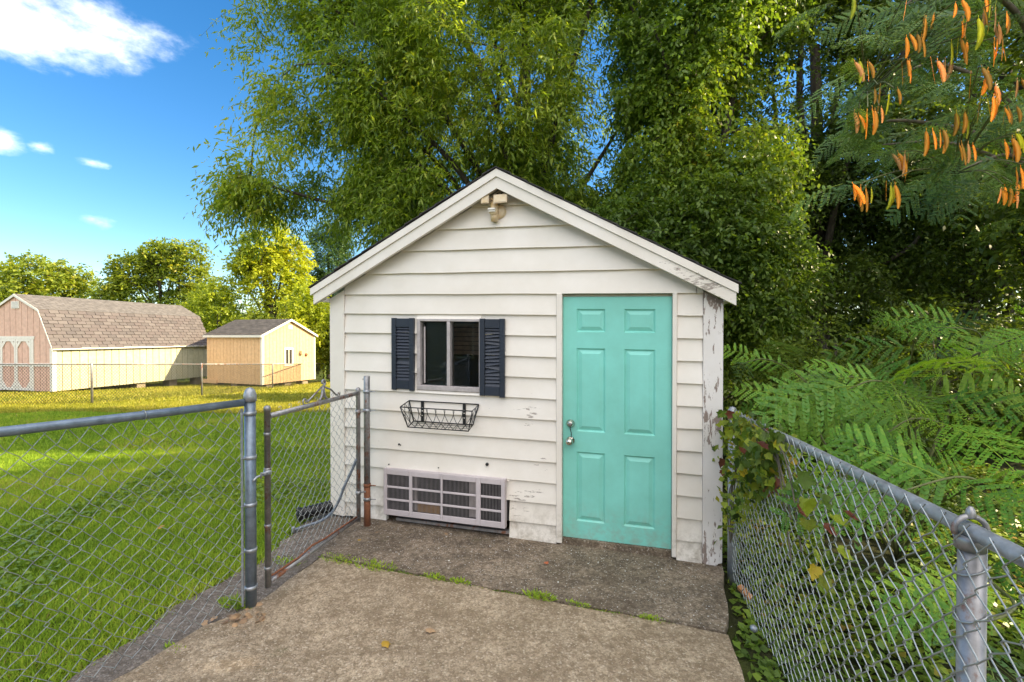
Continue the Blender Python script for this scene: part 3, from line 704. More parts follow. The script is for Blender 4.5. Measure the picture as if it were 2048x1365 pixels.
# fence at the bottom of the lawn
BF = [(-24.0, 12.6), (-18.0, 12.9), (-11.95, 13.2), (-10.8, 16.2), (-10.75, 21.0), (-10.9, 27.5), (-6.5, 29.0)]
bf = thing('chain_link_fence', 'distant low chain-link fence in front of the two storage sheds', 'fence', (-11.95, 13.2, gz(-11.95, 13.2)))
bx = rel(bf)
BF = [(-24.5, 12.4), (-18.2, 12.85), (-11.94, 13.2), (-10.82, 16.2), (-10.82, 21.0), (-11.1, 27.4)]
M['fwire'] = metal('fence_wire', (.075,.07,.06), metallic=.2)
BFZ = lambda x, y: gz(x, y)
for i, (x, y) in enumerate(BF):
    b = MB(); z = gz(x, y); b.lathe([(.03, z - .1), (.03, z + 1.17), (.012, z + 1.2)], 10, (x, y, 0)); b.build('post', M['galv_rust'], bf, bx)
for a, c in zip(BF, BF[1:]):
    za, zc = gz(*a), gz(*c)
    b = MB(); b.tube([(*a, za + 1.15), (*c, zc + 1.15)], .021, 8); b.build('top_rail', M['galv_rust'], bf, bx)
    b = chain(a, c, za + .03, za + 1.14, zc + .03, zc + 1.14, .085, .0048, 3, 1, .022, 0, False, .002, 4); b.build('wire_mesh', M['fwire'], bf, bx, fixn=False)
far = thing('chain_link_fence', 'far chain-link fence with an open steel frame behind the tan shed', 'fence', (-9, 29, gz(-9, 29)))
fx2 = rel(far)
pts = [(-13.0, 28.6), (-11.2, 29.0), (-8.2, 29.6), (-5.0, 30.2)]
for x, y in pts:
    b = MB(); z = gz(x, y); b.lathe([(.035, z - .1), (.035, z + 1.22)], 8, (x, y, 0)); b.build('post', M['galv'], far, fx2)
for a, c in zip(pts, pts[1:]):
    za, zc = gz(*a), gz(*c)
    b = MB(); b.tube([(*a, za + 1.2), (*c, zc + 1.2)], .024, 8); b.build('top_rail', M['galv'], far, fx2)
    b = chain(a, c, za + .03, za + 1.19, zc + .03, zc + 1.19, .11, .003, 3, 1, .024, 0, False, .002, 4); b.build('wire_mesh', M['fwire'], far, fx2, fixn=False)

# ------------------------------------------------------------------ hose and drain pipe at the shed corner
hz = thing('garden_hose', 'grey hose bending down from the gate to the grass at the shed corner', 'hose', (-1.7, 4.2, 0))
hx = rel(hz)
pts = [(-1.375,4.10,.60), (-1.42,4.12,.50), (-1.49,4.13,.36), (-1.56,4.16,.20), (-1.64,4.18,.08), (-1.74,4.18,.015), (-1.84,4.15,-.01), (-1.92,4.08,-.02)]
def smooth(pts, n=5):
    P = [Vector(p) for p in pts]; out = []
    for i in range(len(P) - 1):
        p0, p1, p2, p3 = P[max(i-1,0)], P[i], P[i+1], P[min(i+2,len(P)-1)]
        for k in range(n):
            t_ = k / n; out.append(.5 * ((2*p1) + (p2-p0)*t_ + (2*p0-5*p1+4*p2-p3)*t_*t_ + (3*p1-p0-3*p2+p3)*t_**3))
    return out + [P[-1]]
b = MB(); b.tube(smooth(pts), .0125, 10); b.build('hose_tube', M['hose'], hz, hx)
b = MB(); b.lathe([(.016,-.02),(.016,.015),(.013,.03)], 12, (-1.925, 4.075, -.02)); b.build('hose_end', M['galv'], hz, hx)
dp = thing('drain_pipe', 'black ribbed plastic drain pipe lying in the grass by the shed corner', 'pipe', (-1.95, 4.35, 0))
dx = rel(dp)
A, B = Vector((-1.98,4.30,.035)), Vector((-1.66,4.56,.045)); b = MB(); n = 33; pts = [A.lerp(B, i / n) for i in range(n + 1)]
b.tube(pts, [.058 if i % 3 else .048 for i in range(n + 1)], 16, cap=False); b.build('ribbed_tube', M['black'], dp, dx)
b = MB(); dn = (B - A).normalized(); w_ = Vector((-dn.y, dn.x, 0))
b.tube([A + (w_ * math.cos(a) + Vector((0,0,1)) * math.sin(a)) * .060 for a in [k * .42 for k in range(16)]], .011, 8); b.tube([A + w_ * .05, A - w_ * .05], .008, 6); b.tube([A + Vector((0,0,.05)), A - Vector((0,0,.05))], .008, 6); b.build('end_collar', M['black'], dp, dx)

# ------------------------------------------------------------------ barn-roofed storage shed
def objrand(name, cols, rough=.85, sc_=60):
    m, t, p, o = new_mat(name)
    r = t.nodes.new('ShaderNodeValToRGB'); t.links.new(N(t, 'ShaderNodeObjectInfo').outputs['Random'], r.inputs[0]); r.color_ramp.interpolation = 'LINEAR'
    e = r.color_ramp.elements; e[0].color = rgb(cols[0]); e[1].color = rgb(cols[-1])
    for i, c in enumerate(cols[1:-1]): k = e.new((i + 1) / (len(cols) - 1)); k.color = rgb(c)
    nn_ = noise(t, coords(t, world_=True), sc_, 3)
    t.links.new(mixrgb(t, ramp(t, nn_, .3, .7, 0, .4), r.outputs[0], tuple(x * .5 for x in cols[0])), p.inputs['Base Color']); p.inputs['Roughness'].default_value = rough; p.inputs['Specular IOR Level'].default_value = .2
    bump(t, p, nn_, .3, .01); return m
M['shingle_tan'] = objrand('tan_asphalt_shingle', [(.105,.092,.095), (.145,.128,.128), (.125,.104,.106), (.165,.146,.146)])
M['barn_cream'] = objrand('cream_wall_board', [(.58,.54,.37), (.60,.56,.40), (.57,.53,.36)], .7, 8)
M['barn_pink'] = objrand('salmon_wall_board', [(.70,.455,.35), (.72,.475,.37)], .7, 8)
M['tan_board'] = objrand('tan_wall_board', [(.78,.50,.28), (.80,.52,.295)], .7, 8)
M['wtrim'] = simple('white_trim_board', (.76,.72,.64), .6, var=.08)
M['block'] = simple('concrete_block', (.30,.24,.17), .9)
M['dark'] = simple('shaded_void', (.03,.028,.025), .9)
BA = math.atan2(.978, .208)
barn = thing('barn_shed', 'large salmon and cream storage shed with tan shingled gambrel roof', 'shed', (-17.67, 17.9, -.45), BA)
BL, BW, EZ = 7.05, 3.66, 1.73
prof = [(-.10, 1.66), (.62, 3.18), (1.83, 3.79), (3.04, 3.18), (3.76, 1.66)]
def bz(y):
    for (a, za), (c, zc) in zip(prof, prof[1:]):
        if a <= y <= c: return za + (zc - za) * (y - a) / (c - a)
    return 1.66
n = 23
board = MB(); wd = BL / n; board.box(.003, wd - .003, 0, .03, 0, 1.0); 
for i in range(n):
    b = MB(); b.box(i * wd + .011, (i + 1) * wd - .011, 0, .03, .0, EZ + .02); b.build('wall_board', M['barn_cream'], barn)
b = MB(); b.box(0, BL, .031, .05, 0.0, EZ); b.box(.06, BL - .05, BW - .05, BW, 0, EZ); b.box(BL - .05, BL, .06, BW - .06, 0, EZ); b.build('wall_core', M['block'], barn)
ng = 12
for i in range(ng):
    y0, y1 = i * BW / ng + .010, (i + 1) * BW / ng - .010
    b = MB(); zs_ = [(y0, bz(y0) - .05), (y1, bz(y1) - .05)]
    for pb in (.62, 1.83, 3.04):
        if y0 < pb < y1: zs_.insert(1, (pb, bz(pb) - .05))
    poly = [(y0, 0), (y1, 0)] + zs_[::-1]
    m_ = len(poly); b.add([(-.03, y, z) for y, z in poly] + [(.0, y, z) for y, z in poly], [tuple(range(m_)), tuple(range(2*m_-1, m_-1, -1))] + [(k, k+m_, (k+1)%m_+m_, (k+1)%m_) for k in range(m_)])
    b.build('wall_board', M['barn_pink'], barn)
b = MB(); poly = [(.05, 0), (BW - .05, 0)] + [(y, z - .06) for y, z in prof[::-1][1:-1]]
for X in (.002, BL - .03): 
    m_ = len(poly); b.add([(X, y, z) for y, z in poly] + [(X + .025, y, z) for y, z in poly], [tuple(range(m_)), tuple(range(2*m_-1, m_-1, -1))] + [(k, k+m_, (k+1)%m_+m_, (k+1)%m_) for k in range(m_)])
b.build('gable_core', M['block'], barn)
# roof decks
for (a, za), (c, zc) in zip(prof, prof[1:]):
    b = MB(); b.add([(-.08,a,za),(BL+.08,a,za),(BL+.08,c,zc),(-.08,c,zc),(-.08,a,za-.04),(BL+.08,a,za-.04),(BL+.08,c,zc-.04),(-.08,c,zc-.04)], [(0,1,2,3),(7,6,5,4),(0,4,5,1),(1,5,6,2),(2,6,7,3),(3,7,4,0)]); b.build('roof_deck', M['shingle_tan'], barn)
# rake trim
b = MB()
for (a, za), (c, zc) in zip(prof, prof[1:]):
    b.add([(-.10,a,za-.004),(-.10,c,zc-.004),(-.10,c,zc-.10),(-.10,a,za-.10),(-.082,a,za-.004),(-.082,c,zc-.004),(-.082,c,zc-.10),(-.082,a,za-.10)], [(0,1,2,3),(7,6,5,4),(0,4,5,1),(1,5,6,2),(2,6,7,3),(3,7,4,0)])
b.build('rake_trim', M['wtrim'], barn)
b = MB(); b.box(-.08, BL + .08, -.125, -.103, 1.60, 1.67); b.build('eave_trim', M['wtrim'], barn)
b = MB(); b.box(-.045, .10, -.022, -.002, 0, EZ - .06); b.box(-.05, -.031, -.001, .10, 0, EZ - .06); b.build('corner_trim', M['wtrim'], barn)
b = MB(); b.box(BL - .09, BL + .02, -.022, -.002, 0, EZ - .06); b.build('corner_trim', M['wtrim'], barn)
b = MB(); b.box(BL - .05, BL + .12, -.06, -.023, EZ - .35, EZ - .10); b.build('red_box', simple('red_paint', (.45,.06,.03), .5), barn)
# shingles, lower slope one by one
sl = math.hypot(.72, 1.52); rows_, ex = 11, math.hypot(.72, 1.52) / 11; ang = math.atan2(1.52, .72)
sme = None
tabw = .335
for r_ in range(rows_):
    offx = (r_ % 2) * tabw / 2 + random.uniform(-.02, .02)
    k = 0; x = -.085 - (tabw - offx if offx else 0)
    while x < BL + .08:
        xa, xb = max(x + .011, -.085), min(x + tabw - .011, BL + .085)
        if xb - xa > .05:
            if sme is None:
                b = MB(); b.add([(0,0,.020),(1,0,.020),(1,ex+.01,.003),(0,ex+.01,.003),(0,0,.0),(1,0,.0),(1,ex+.01,-.002),(0,ex+.01,-.002)], [(0,1,2,3),(7,6,5,4),(0,4,5,1),(1,5,6,2),(2,6,7,3),(3,7,4,0)])
                o_ = b.build('shingle', M['shingle_tan'], barn); sme = o_.data
            else: o_ = link('shingle', sme, barn)
            s_ = r_ * ex - .02
            o_.location = (xa, -.10 + math.cos(ang) * s_ - math.sin(ang) * .006, 1.66 + math.sin(ang) * s_ + math.cos(ang) * .006); o_.rotation_euler = (ang, 0, 0); o_.scale = (xb - xa, 1, random.uniform(.7, 1.5))
        x += tabw
# upper slope: courses as one part
up_ = MB(); a2 = math.atan2(.61, 1.21); l2 = math.hypot(.61, 1.21)
for r_ in range(9):
    x = -.085 - (r_ % 2) * .17
    while x < BL + .08:
        xa, xb = max(x + .006, -.085), min(x + .329, BL + .085)
        if xb > xa + .03:
            s0, s1 = r_ * l2 / 9 - .02, (r_ + 1) * l2 / 9
            f_ = lambda s_, h: (.62 + math.cos(a2) * s_ - math.sin(a2) * h, 3.18 + math.sin(a2) * s_ + math.cos(a2) * h)
            y0, z0 = f_(s0, .014); y1, z1 = f_(s1, .005); y2, z2 = f_(s0, .001)
            up_.add([(xa,y0,z0),(xb,y0,z0),(xb,y1,z1),(xa,y1,z1),(xa,y2,z2),(xb,y2,z2)], [(0,1,2,3),(0,4,5,1)])
        x += .335
M['shingle_up'] = simple('pale_tan_shingle', (.155,.14,.135), .9, var=.3, sc_=5, bst=.3)  # slightly paler tan for the upper slope
tag(up_.build('upper_shingles', M['shingle_up'], barn), kind='stuff')
# double doors on the gable
def gbox(b, y0, y1, z0, z1, x0=-.062, x1=-.032): b.box(x0, x1, y0, y1, z0, z1)
for y0, y1 in ((1.03, 1.80), (1.815, 2.59)):
    b = MB(); fw = .075
    gbox(b, y0, y0 + fw, .02, 2.02); gbox(b, y1 - fw, y1, .02, 2.02); gbox(b, y0 + fw + .001, y1 - fw - .001, 1.93, 2.02); gbox(b, y0 + fw + .001, y1 - fw - .001, .02, .12); gbox(b, y0 + fw + .001, y1 - fw - .001, .95, 1.04)
    for yy, zz, sy, sz in ((y0 + fw, 1.93, 1, -1), (y1 - fw, 1.93, -1, -1), (y0 + fw, .12, 1, 1), (y1 - fw, .12, -1, 1)):
        b.add([(-.058, yy, zz), (-.058, yy + sy * .20, zz), (-.058, yy, zz + sz * .26), (-.058, yy + sy * .07, zz), (-.058, yy, zz + sz * .09),
               (-.034, yy, zz), (-.034, yy + sy * .20, zz), (-.034, yy, zz + sz * .26), (-.034, yy + sy * .07, zz), (-.034, yy, zz + sz * .09)], [(3,1,2,4),(8,9,7,6),(1,6,7,2),(3,8,6,1),(4,2,7,9),(3,4,9,8)])
    bd = b.build('door', M['wtrim'], barn)
    b = MB(); yy = y1 - .03 if y0 < 1.5 else y0 + .03; b.lathe([(.02,-.09),(.024,-.075),(.02,-.062)], 8, (0, yy, 1.05), 'x'); b.build('handle', M['black'], bd)
b = MB(); gbox(b, .90, 1.02, .0, 2.02); gbox(b, 2.60, 2.72, .0, 2.02); gbox(b, .86, 2.76, 2.025, 2.13); b.build('door_trim', M['wtrim'], barn)
b = MB(); gbox(b, .10, .895, .96, 1.06); gbox(b, 2.725, BW - .05, .96, 1.06); b.build('belt_trim', M['wtrim'], barn)
b = MB(); gbox(b, 1.62, 2.02, 3.22, 3.50); bv = b.build('gable_vent', M['wtrim'], barn)
b = MB()
for i in range(5): b.box(-.066, -.0625, 1.66, 1.98, 3.25 + i * .05, 3.27 + i * .05)
b.build('vent_slats', M['alu'], bv)
for x in (3.3, 4.9, 6.4):
    b = MB(); b.box(x, x + .4, .1, .5, -.42 - .0, -.005); b.build('foundation_block', M['block'], barn)
b = MB(); b.box(.3, BL - .1, .9, 2.8, -.10, -.004); b.build('floor_joists', M['block'], barn)
b = MB(); b.sheet([(-26, 12.9+1.0), (-18.6, 15.8), (-17.8, 17.2), (-18.2, 17.75), (-22, 18.5), (-30, 19)], -1.2, lambda x, y: gz(x, y) + .02); tag(b.build('gravel_path', M['gravel']), kind='structure')

# ------------------------------------------------------------------ tan storage shed
TA = math.atan2(.36, -.93)                      # local x: along the shaded long wall, away from the near corner
ts = thing('storage_shed', 'small tan board storage shed with dark roof and one white window', 'shed', (-11.83, 22.0, -.63), math.atan2(.93, .36))
# local x runs along the sunny gable wall (0..3.3), local y along the long wall (0..3.7) away to the left
GWd, TL_, TE, TP = 3.3, 3.75, 2.39, 3.15
nb = 16
for i in range(nb):
    y0, y1 = i * TL_ / nb + .007, (i + 1) * TL_ / nb - .007
    b = MB(); b.box(-.0, .03, y0, y1, 0, TE + .04); b.build('wall_board', M['tan_board'], ts)
def tz(x): return TE + (TP - TE) * (1 - abs(x - GWd / 2) / (GWd / 2))
for i in range(nb):
    x0, x1 = max(.032, i * GWd / nb + .007), (i + 1) * GWd / nb - .007
    b = MB(); poly = [(x0, 0), (x1, 0), (x1, tz(x1) - .03), (x0, tz(x0) - .03)]; b.prism(poly, -.0, .03); b.build('wall_board', M['tan_board'], ts)
b = MB(); b.box(.031, .05, .032, TL_, .02, TE); b.box(.05, GWd, .031, .05, .02, TE); b.box(GWd - .05, GWd, .05, TL_, .02, TE); b.box(.05, GWd - .05, TL_ - .05, TL_, .02, TE); b.build('wall_core', M['block'], ts)
b = MB(); b.prism([(.05,TE-.1),(GWd-.05,TE-.1),(GWd/2,TP-.1)], TL_ - .05, TL_); b.build('gable_core', M['tan_board'], ts)
M['shingle_t2'] = simple('charcoal_shingle', (.10,.088,.082), .9, var=.45, sc_=3, bst=.4, stretch=(1,1,6))
for sgn in (-1, 1):
    xe = -.12 if sgn < 0 else GWd + .12; ze = tz(0) - .12 * (TP - TE) / (GWd / 2)
    b = MB(); b.add([(xe,-.10,ze+.03),(GWd/2,-.10,TP+.03),(GWd/2,TL_+.1,TP+.03),(xe,TL_+.1,ze+.03),(xe,-.10,ze-.01),(GWd/2,-.10,TP-.01),(GWd/2,TL_+.1,TP-.01),(xe,TL_+.1,ze-.01)], [(0,1,2,3),(7,6,5,4),(0,4,5,1),(1,5,6,2),(2,6,7,3),(3,7,4,0)])
    rf_ = b.build('roof', M['shingle_t2'], ts)
    b = MB(); l_ = math.hypot(GWd/2 + .12, TP - ze)
    for r_ in range(12):
        a_, c_ = r_ / 12, (r_ + 1) / 12; X = lambda q_: xe + (GWd / 2 - xe) * q_; Z = lambda q_: ze + (TP - ze) * q_ + .032
        for k in range(11):
            ya, yb = -.10 + k * .36 + (r_ % 2) * .18, -.10 + k * .36 + .35 + (r_ % 2) * .18; yb = min(yb, TL_ + .1)
            b.add([(X(a_), ya, Z(a_) + .016), (X(a_), yb, Z(a_) + .016), (X(c_), yb, Z(c_) + .003), (X(c_), ya, Z(c_) + .003), (X(a_), ya, Z(a_)), (X(a_), yb, Z(a_))], [(0,1,2,3),(0,4,5,1)])
    tag(b.build('shingles', M['shingle_t2'], rf_), kind='stuff')
    b = MB(); b.add([(xe,-.12,ze+.03),(GWd/2,-.12,TP+.03),(GWd/2,-.12,TP-.08),(xe,-.12,ze-.08),(xe,-.102,ze+.03),(GWd/2,-.102,TP+.03),(GWd/2,-.102,TP-.08),(xe,-.102,ze-.08)], [(0,1,2,3),(7,6,5,4),(0,4,5,1),(1,5,6,2),(2,6,7,3),(3,7,4,0)]); b.build('rake_trim', M['wtrim'], ts)
b = MB(); b.box(-.145, -.122, -.10, TL_ + .1, TE - .14, TE - .03); b.build('eave_trim', M['wtrim'], ts)
for a in ((-.022,.09,-.022,-.002,0,TE-.05), (-.022,-.002,-.001,.09,0,TE-.05), (GWd-.09,GWd+.02,-.022,-.002,0,TE-.05)):
    b = MB(); b.box(*a); b.build('corner_trim', M['wtrim'], ts)
wx, wz = 1.55, 1.27
b = MB(); b.box(wx-.28,wx+.28,-.03,-.002,wz+.36,wz+.46); b.box(wx-.28,wx+.28,-.03,-.002,wz-.46,wz-.36); b.box(wx-.28,wx-.19,-.03,-.002,wz-.359,wz+.359); b.box(wx+.19,wx+.28,-.03,-.002,wz-.359,wz+.359); b.box(wx-.02,wx+.02,-.028,-.002,wz-.359,wz+.359); tw = b.build('window', M['wtrim'], ts)
M['farglass'] = simple('dark_window_glass', (.06,.055,.05), .08, var=.3)
for a, c in ((wx-.188,wx-.022), (wx+.022,wx+.188)):
    b = MB(); b.box(a, c, -.012, -.003, wz-.358, wz+.358); b.build('pane', M['farglass'], tw)
b = MB(); b.box(1.53,1.78,-.03,-.002,2.66,2.86); b.build('gable_vent', M['wtrim'], ts)
b = MB(); b.box(2.25,2.42,-.16,-.002,1.38,1.55); b.build('wall_box', M['tan_board'], ts)
b = MB(); b.lathe([(.09,-.03),(.09,-.002)], 12, (2.68,0,1.33), 'y'); b.build('wall_vent', M['rust'], ts)
b = MB(); b.box(-.06, .0, 3.0, TL_ + .3, -.03, .16); b.build('skid', M['tan_board'], ts)
for x in (.3, 1.4, 2.5):
    b = MB(); b.box(x, x + .4, .1, .5, -.4, -.003); b.build('foundation_block', M['block'], ts)
for y in (1.8, 3.2):
    b = MB(); b.box(.1, .5, y, y + .4, -.4, -.003); b.build('foundation_block', M['block'], ts)
# ------------------------------------------------------------------ vegetation
def nrm(a): return a / np.maximum(np.linalg.norm(a, axis=-1, keepdims=True), 1e-9)
def leaf_mesh(name, P, D, Nn, L, Wd, tint, mat, parent=None, fold=.12):
    """one rhombus per leaf, folded a little along its midrib"""
    n = len(P); D = nrm(D); S = nrm(np.cross(D, Nn)); U = np.cross(S, D)
    L = np.broadcast_to(np.asarray(L, float), (n,))[:, None]; Wd = np.broadcast_to(np.asarray(Wd, float), (n,))[:, None]
    V = np.empty((n, 4, 3), np.float32)
    mid = P + D * L * .45
    V[:, 0] = P; V[:, 1] = mid + S * Wd * .5 + U * Wd * fold; V[:, 2] = P + D * L - U * L * .08; V[:, 3] = mid - S * Wd * .5 + U * Wd * fold
    me = bpy.data.meshes.new(name)
    me.vertices.add(n * 4); me.vertices.foreach_set('co', V.reshape(-1))
    me.loops.add(n * 4); me.loops.foreach_set('vertex_index', np.arange(n * 4, dtype=np.int32))
    me.polygons.add(n); me.polygons.foreach_set('loop_start', np.arange(n, dtype=np.int32) * 4)
    at = me.attributes.new('tint', 'FLOAT', 'POINT'); at.data.foreach_set('value', np.repeat(np.clip(tint, 0, 1).astype(np.float32), 4))
    me.materials.append(mat); me.update(calc_edges=True)
    return link(name, me, parent)
def pn(P, f, ph=0.):
    """cheap smooth 3-d noise about -1..1"""
    x, y, z = P[:, 0] * f, P[:, 1] * f, P[:, 2] * f
    return (np.sin(x * 1.7 + 1.3 * np.sin(y * 1.1 + ph) + ph) + np.sin(y * 1.9 + 1.4 * np.sin(z * 1.3 - ph) + 2.1 * ph) + np.sin(z * 1.6 + 1.2 * np.sin(x * 1.2 + 2 + ph))) / 3
VOIDS = []
def in_void(P):
    k = np.zeros(len(P), bool)
    for (x, y, z, a, b_, c) in VOIDS:
        a += .06; c += .06
        k |= (rng.random(len(P)) > .14) & ((((P[:, 0] - x) / a) ** 2 + ((P[:, 1] - y) / b_) ** 2 + ((P[:, 2] - z) / c) ** 2) < 1)
    return k
def tips_in(blobs, gap=-.25, f=.9, ph=0., shell=.35):
    out = []
    for (cx, cy, cz, a, b_, c, n) in blobs:
        u = nrm(rng.normal(size=(n * 2, 3))); r = (shell + (1 - shell) * rng.random(n * 2)) ** .6
        r *= 1 + .16 * np.sin(u[:, 0] * 7 + ph + cx) * np.sin(u[:, 2] * 6 + cy)
        P = u * r[:, None] * (a, b_, c) + (cx, cy, cz)
        keep = (pn(P, f, ph) + .35 * pn(P, f * 2.7, ph + 1) > gap) & ~in_void(P)
        P = P[keep][:n]; out.append(P)
    return np.concatenate(out)
def foliage(tips, cen, T=3, K=9, tl=.5, L=.08, Wd=.02, droop=.5, up=.1, tint=(.5, .22), spread=.9, hang=.2):
    M_ = len(tips)
    out = nrm(tips - cen)
    d = nrm(out[:, None, :] * .7 + rng.normal(size=(M_, T, 3)) * spread + np.array([0, 0, up]))
    l = tl * (.6 + .7 * rng.random((M_, T, 1)))
    sK = (np.arange(K) + .5) / K
    s = np.clip(sK[None, None, :] + rng.normal(size=(M_, T, K)) * .03, 0, 1)[..., None]
    P = tips[:, None, None, :] + d[:, :, None, :] * (l[:, :, None, :] * s) + np.array([0, 0, -1.]) * (droop * l[:, :, None, :] * s ** 2)
    tdir = nrm(d[:, :, None, :] + np.array([0, 0, -1.]) * (2 * droop * s))
    side = nrm(np.cross(tdir, rng.normal(size=(M_, T, K, 3)) * .5 + np.array([0, 0, 1.])))
    sg = np.where(np.arange(K) % 2, 1., -1.)[None, None, :, None]
    D = nrm(tdir * .55 + side * sg * .75 + rng.normal(size=P.shape) * .28 + np.array([0, 0, -hang]))
    Nn = nrm(rng.normal(size=P.shape) * .6 + np.array([0, 0, 1.]))
    tn = tint[0] + tint[1] * pn(tips, .8, 3.3)[:, None, None] + rng.normal(size=(M_, T, K)) * tint[1] * .6
    n = M_ * T * K
    LL = L * (.5 + 1.0 * rng.random(n)); WW = Wd * (.75 + .5 * rng.random(n))
    tw = (tips, d, l, droop)
    return P.reshape(-1, 3), D.reshape(-1, 3), Nn.reshape(-1, 3), LL, WW, tn.reshape(-1), tw
M['bark'] = simple('grey_bark', (.085,.068,.05), .95, var=.5, sc_=7, bst=.6, stretch=(3, 3, .7))
M['bark_pale'] = simple('pale_bark', (.17,.14,.10), .9, var=.4, sc_=7, bst=.5, stretch=(3, 3, .7))
def trunk_mesh(base, top, r, tips, nl=12, nsub=60, bark='bark', parent=None, xf=None, lean=None, twigs=None, ntw=0):
    b = MB(); base = Vector(base); top = Vector(top)
    mid = base.lerp(top, .5) + Vector((random.uniform(-.2,.2), random.uniform(-.2,.2), 0)) * r * 3
    stem = smooth([base, base.lerp(mid, .5), mid, top], 4)
    b.tube(stem, [r * 1.25] + [r * (1 - .62 * i / len(stem)) for i in range(1, len(stem))], 10)
    tp = [Vector(p) for p in tips[rng.choice(len(tips), min(len(tips), 600), replace=False)]]
    sel = [tp[0]]
    while len(sel) < min(nl, len(tp)):
        sel.append(max(tp[:300], key=lambda p: min((p - q_).length for q_ in sel)))
    ends = []
    for p in sel:
        f_ = min(.95, max(.28, ((p.z - base.z) / max(.1, top.z - base.z)) * .62)); k = f_ * (len(stem) - 1); s0 = stem[int(k)]
        m1 = s0.lerp(p, .4) + Vector((random.uniform(-.3,.3), random.uniform(-.3,.3), .12 * (p - s0).length)); m2 = s0.lerp(p, .75) + Vector((random.uniform(-.25,.25), random.uniform(-.25,.25), .07 * (p - s0).length))
        pts = smooth([s0, m1, m2, p], 4); r0 = r * .42
        b.tube(pts, [r0 * (1 - .88 * i / (len(pts) - 1)) for i in range(len(pts))], 6, cap=False); ends += pts[3:]
    for p in tp[:nsub]:
        e = min(ends, key=lambda q_: (p - q_).length)
        m1 = e.lerp(p, .5) + Vector((random.uniform(-.15,.15), random.uniform(-.15,.15), .08))
        b.tube([e, m1, p], [r * .09 + .004, r * .05 + .003, .003], 4, cap=False)
    if twigs is not None and ntw:
        tips_, d, l, dr = twigs
        for i in rng.choice(len(tips_), min(ntw, len(tips_)), replace=False):
            for j in range(d.shape[1]):
                q0 = Vector(tips_[i]); dd = Vector(d[i, j]); L_ = float(l[i, j, 0])
                b.tube([q0, q0 + dd * L_ * .5 - Vector((0, 0, dr * L_ * .25)), q0 + dd * L_ - Vector((0, 0, dr * L_))], [.004, .003, .0015], 3, cap=False)
    return b.build('trunk', M[bark], parent, xf, fixn=False)
def tree(name, label, base, top_z, r, blobs, mat, cat='tree', gap=-.25, f=.9, ph=0., nl=12, nsub=60, bark='bark', shell=.35, group=None, ntw=0, lean=(0, 0), **fk):
    z0 = gz(*base)
    th = thing(name, label, cat, (base[0], base[1], z0), group=group); xf = rel(th)
    tp = tips_in(blobs, gap, f, ph, shell)
    cen = np.array([base[0] + lean[0] * .5, base[1] + lean[1] * .5, z0 + (top_z - z0) * .55])
    P, D, Nn, LL, WW, tn, tw = foliage(tp, cen, **fk)
    leaf_mesh('crown', P - np.array(th.location), D, Nn, LL, WW, tn, mat, th)
    trunk_mesh((base[0], base[1], z0 - .2), (base[0] + lean[0], base[1] + lean[1], top_z * .8), r, tp, nl, nsub, bark, th, xf, twigs=tw, ntw=ntw)
    return th
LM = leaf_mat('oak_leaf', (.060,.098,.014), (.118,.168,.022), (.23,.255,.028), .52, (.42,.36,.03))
LB = leaf_mat('vine_leaf', (.040,.074,.012), (.082,.132,.018), (.165,.21,.025), .45, (.26,.22,.03))
LV = leaf_mat('thicket_leaf', (.030,.056,.010), (.060,.100,.015), (.12,.165,.022), .40)
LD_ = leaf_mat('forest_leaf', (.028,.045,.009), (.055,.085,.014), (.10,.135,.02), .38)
LY = leaf_mat('golden_leaf', (.11,.15,.018), (.21,.24,.02), (.34,.345,.025), .45, (.45,.40,.03))
LG = leaf_mat('mid_green_leaf', (.055,.085,.014), (.12,.155,.02), (.21,.23,.025), .42, (.32,.29,.03))
LP = leaf_mat('pine_needle', (.025,.055,.018), (.05,.09,.03), (.08,.13,.04), .2)
# gaps in the canopy
VOIDS += [(1.70, 10, 6.6, .58, 9, .62), (1.72, 10, 5.35, .42, 9, .6), (1.75, 10, 7.7, .40, 9, .6), (6.4, 9.5, 7.85, .62, 9, .45), (6.0, 9.5, 6.75, .45, 9, .5), (5.55, 9.5, 5.6, .5, 9, .5), (7.1, 9.5, 6.6, .65, 9, .38),
          (-2.05, 10, 8.4, .45, 6, .4), (-2.6, 10, 7.1, .38, 6, .36), (-3.1, 10, 8.0, .36, 6, .5), (-3.4, 10, 5.45, .32, 6, .42), (-1.0, 10, 8.9, .4, 6, .36), (-2.9, 10, 3.9, .4, 6, .45), (-2.1,10,6.3,.26,6,.25), (-3.6,10,6.4,.36,6,.3), (10.6, 9.5, 8.6, .7, 9, .5)]
tree('willow_oak', 'tall willow oak with narrow drooping leaves behind the white shed', (.3, 10.2), 10.5, .20,
     [(-.4,9.9,7.0,3.2,2.4,3.6,3700), (-2.7,9.5,7.2,1.8,1.5,2.2,1600), (-3.8,9.2,4.75,1.75,1.2,.75,620), (-3.7,9.5,8.9,1.3,1.2,1.2,480), (-.9,9.6,4.3,2.6,1.6,1.5,1800), (-4.6,9.2,7.7,.75,.6,.8,60), (-4.2,9.3,6.2,.8,.7,.8,130), (.6,10.2,9.6,2.8,2,1.8,900), (1.2,10.3,5.0,1.3,1.5,2.2,700), (-5.0,9.1,4.5,.75,.6,.5,90)],
     LM, gap=-.16, f=1.35, nl=18, nsub=120, T=2, K=11, tl=.62, L=.125, Wd=.034, droop=.6, up=.1, tint=(.50,.26), hang=.5, ntw=500)
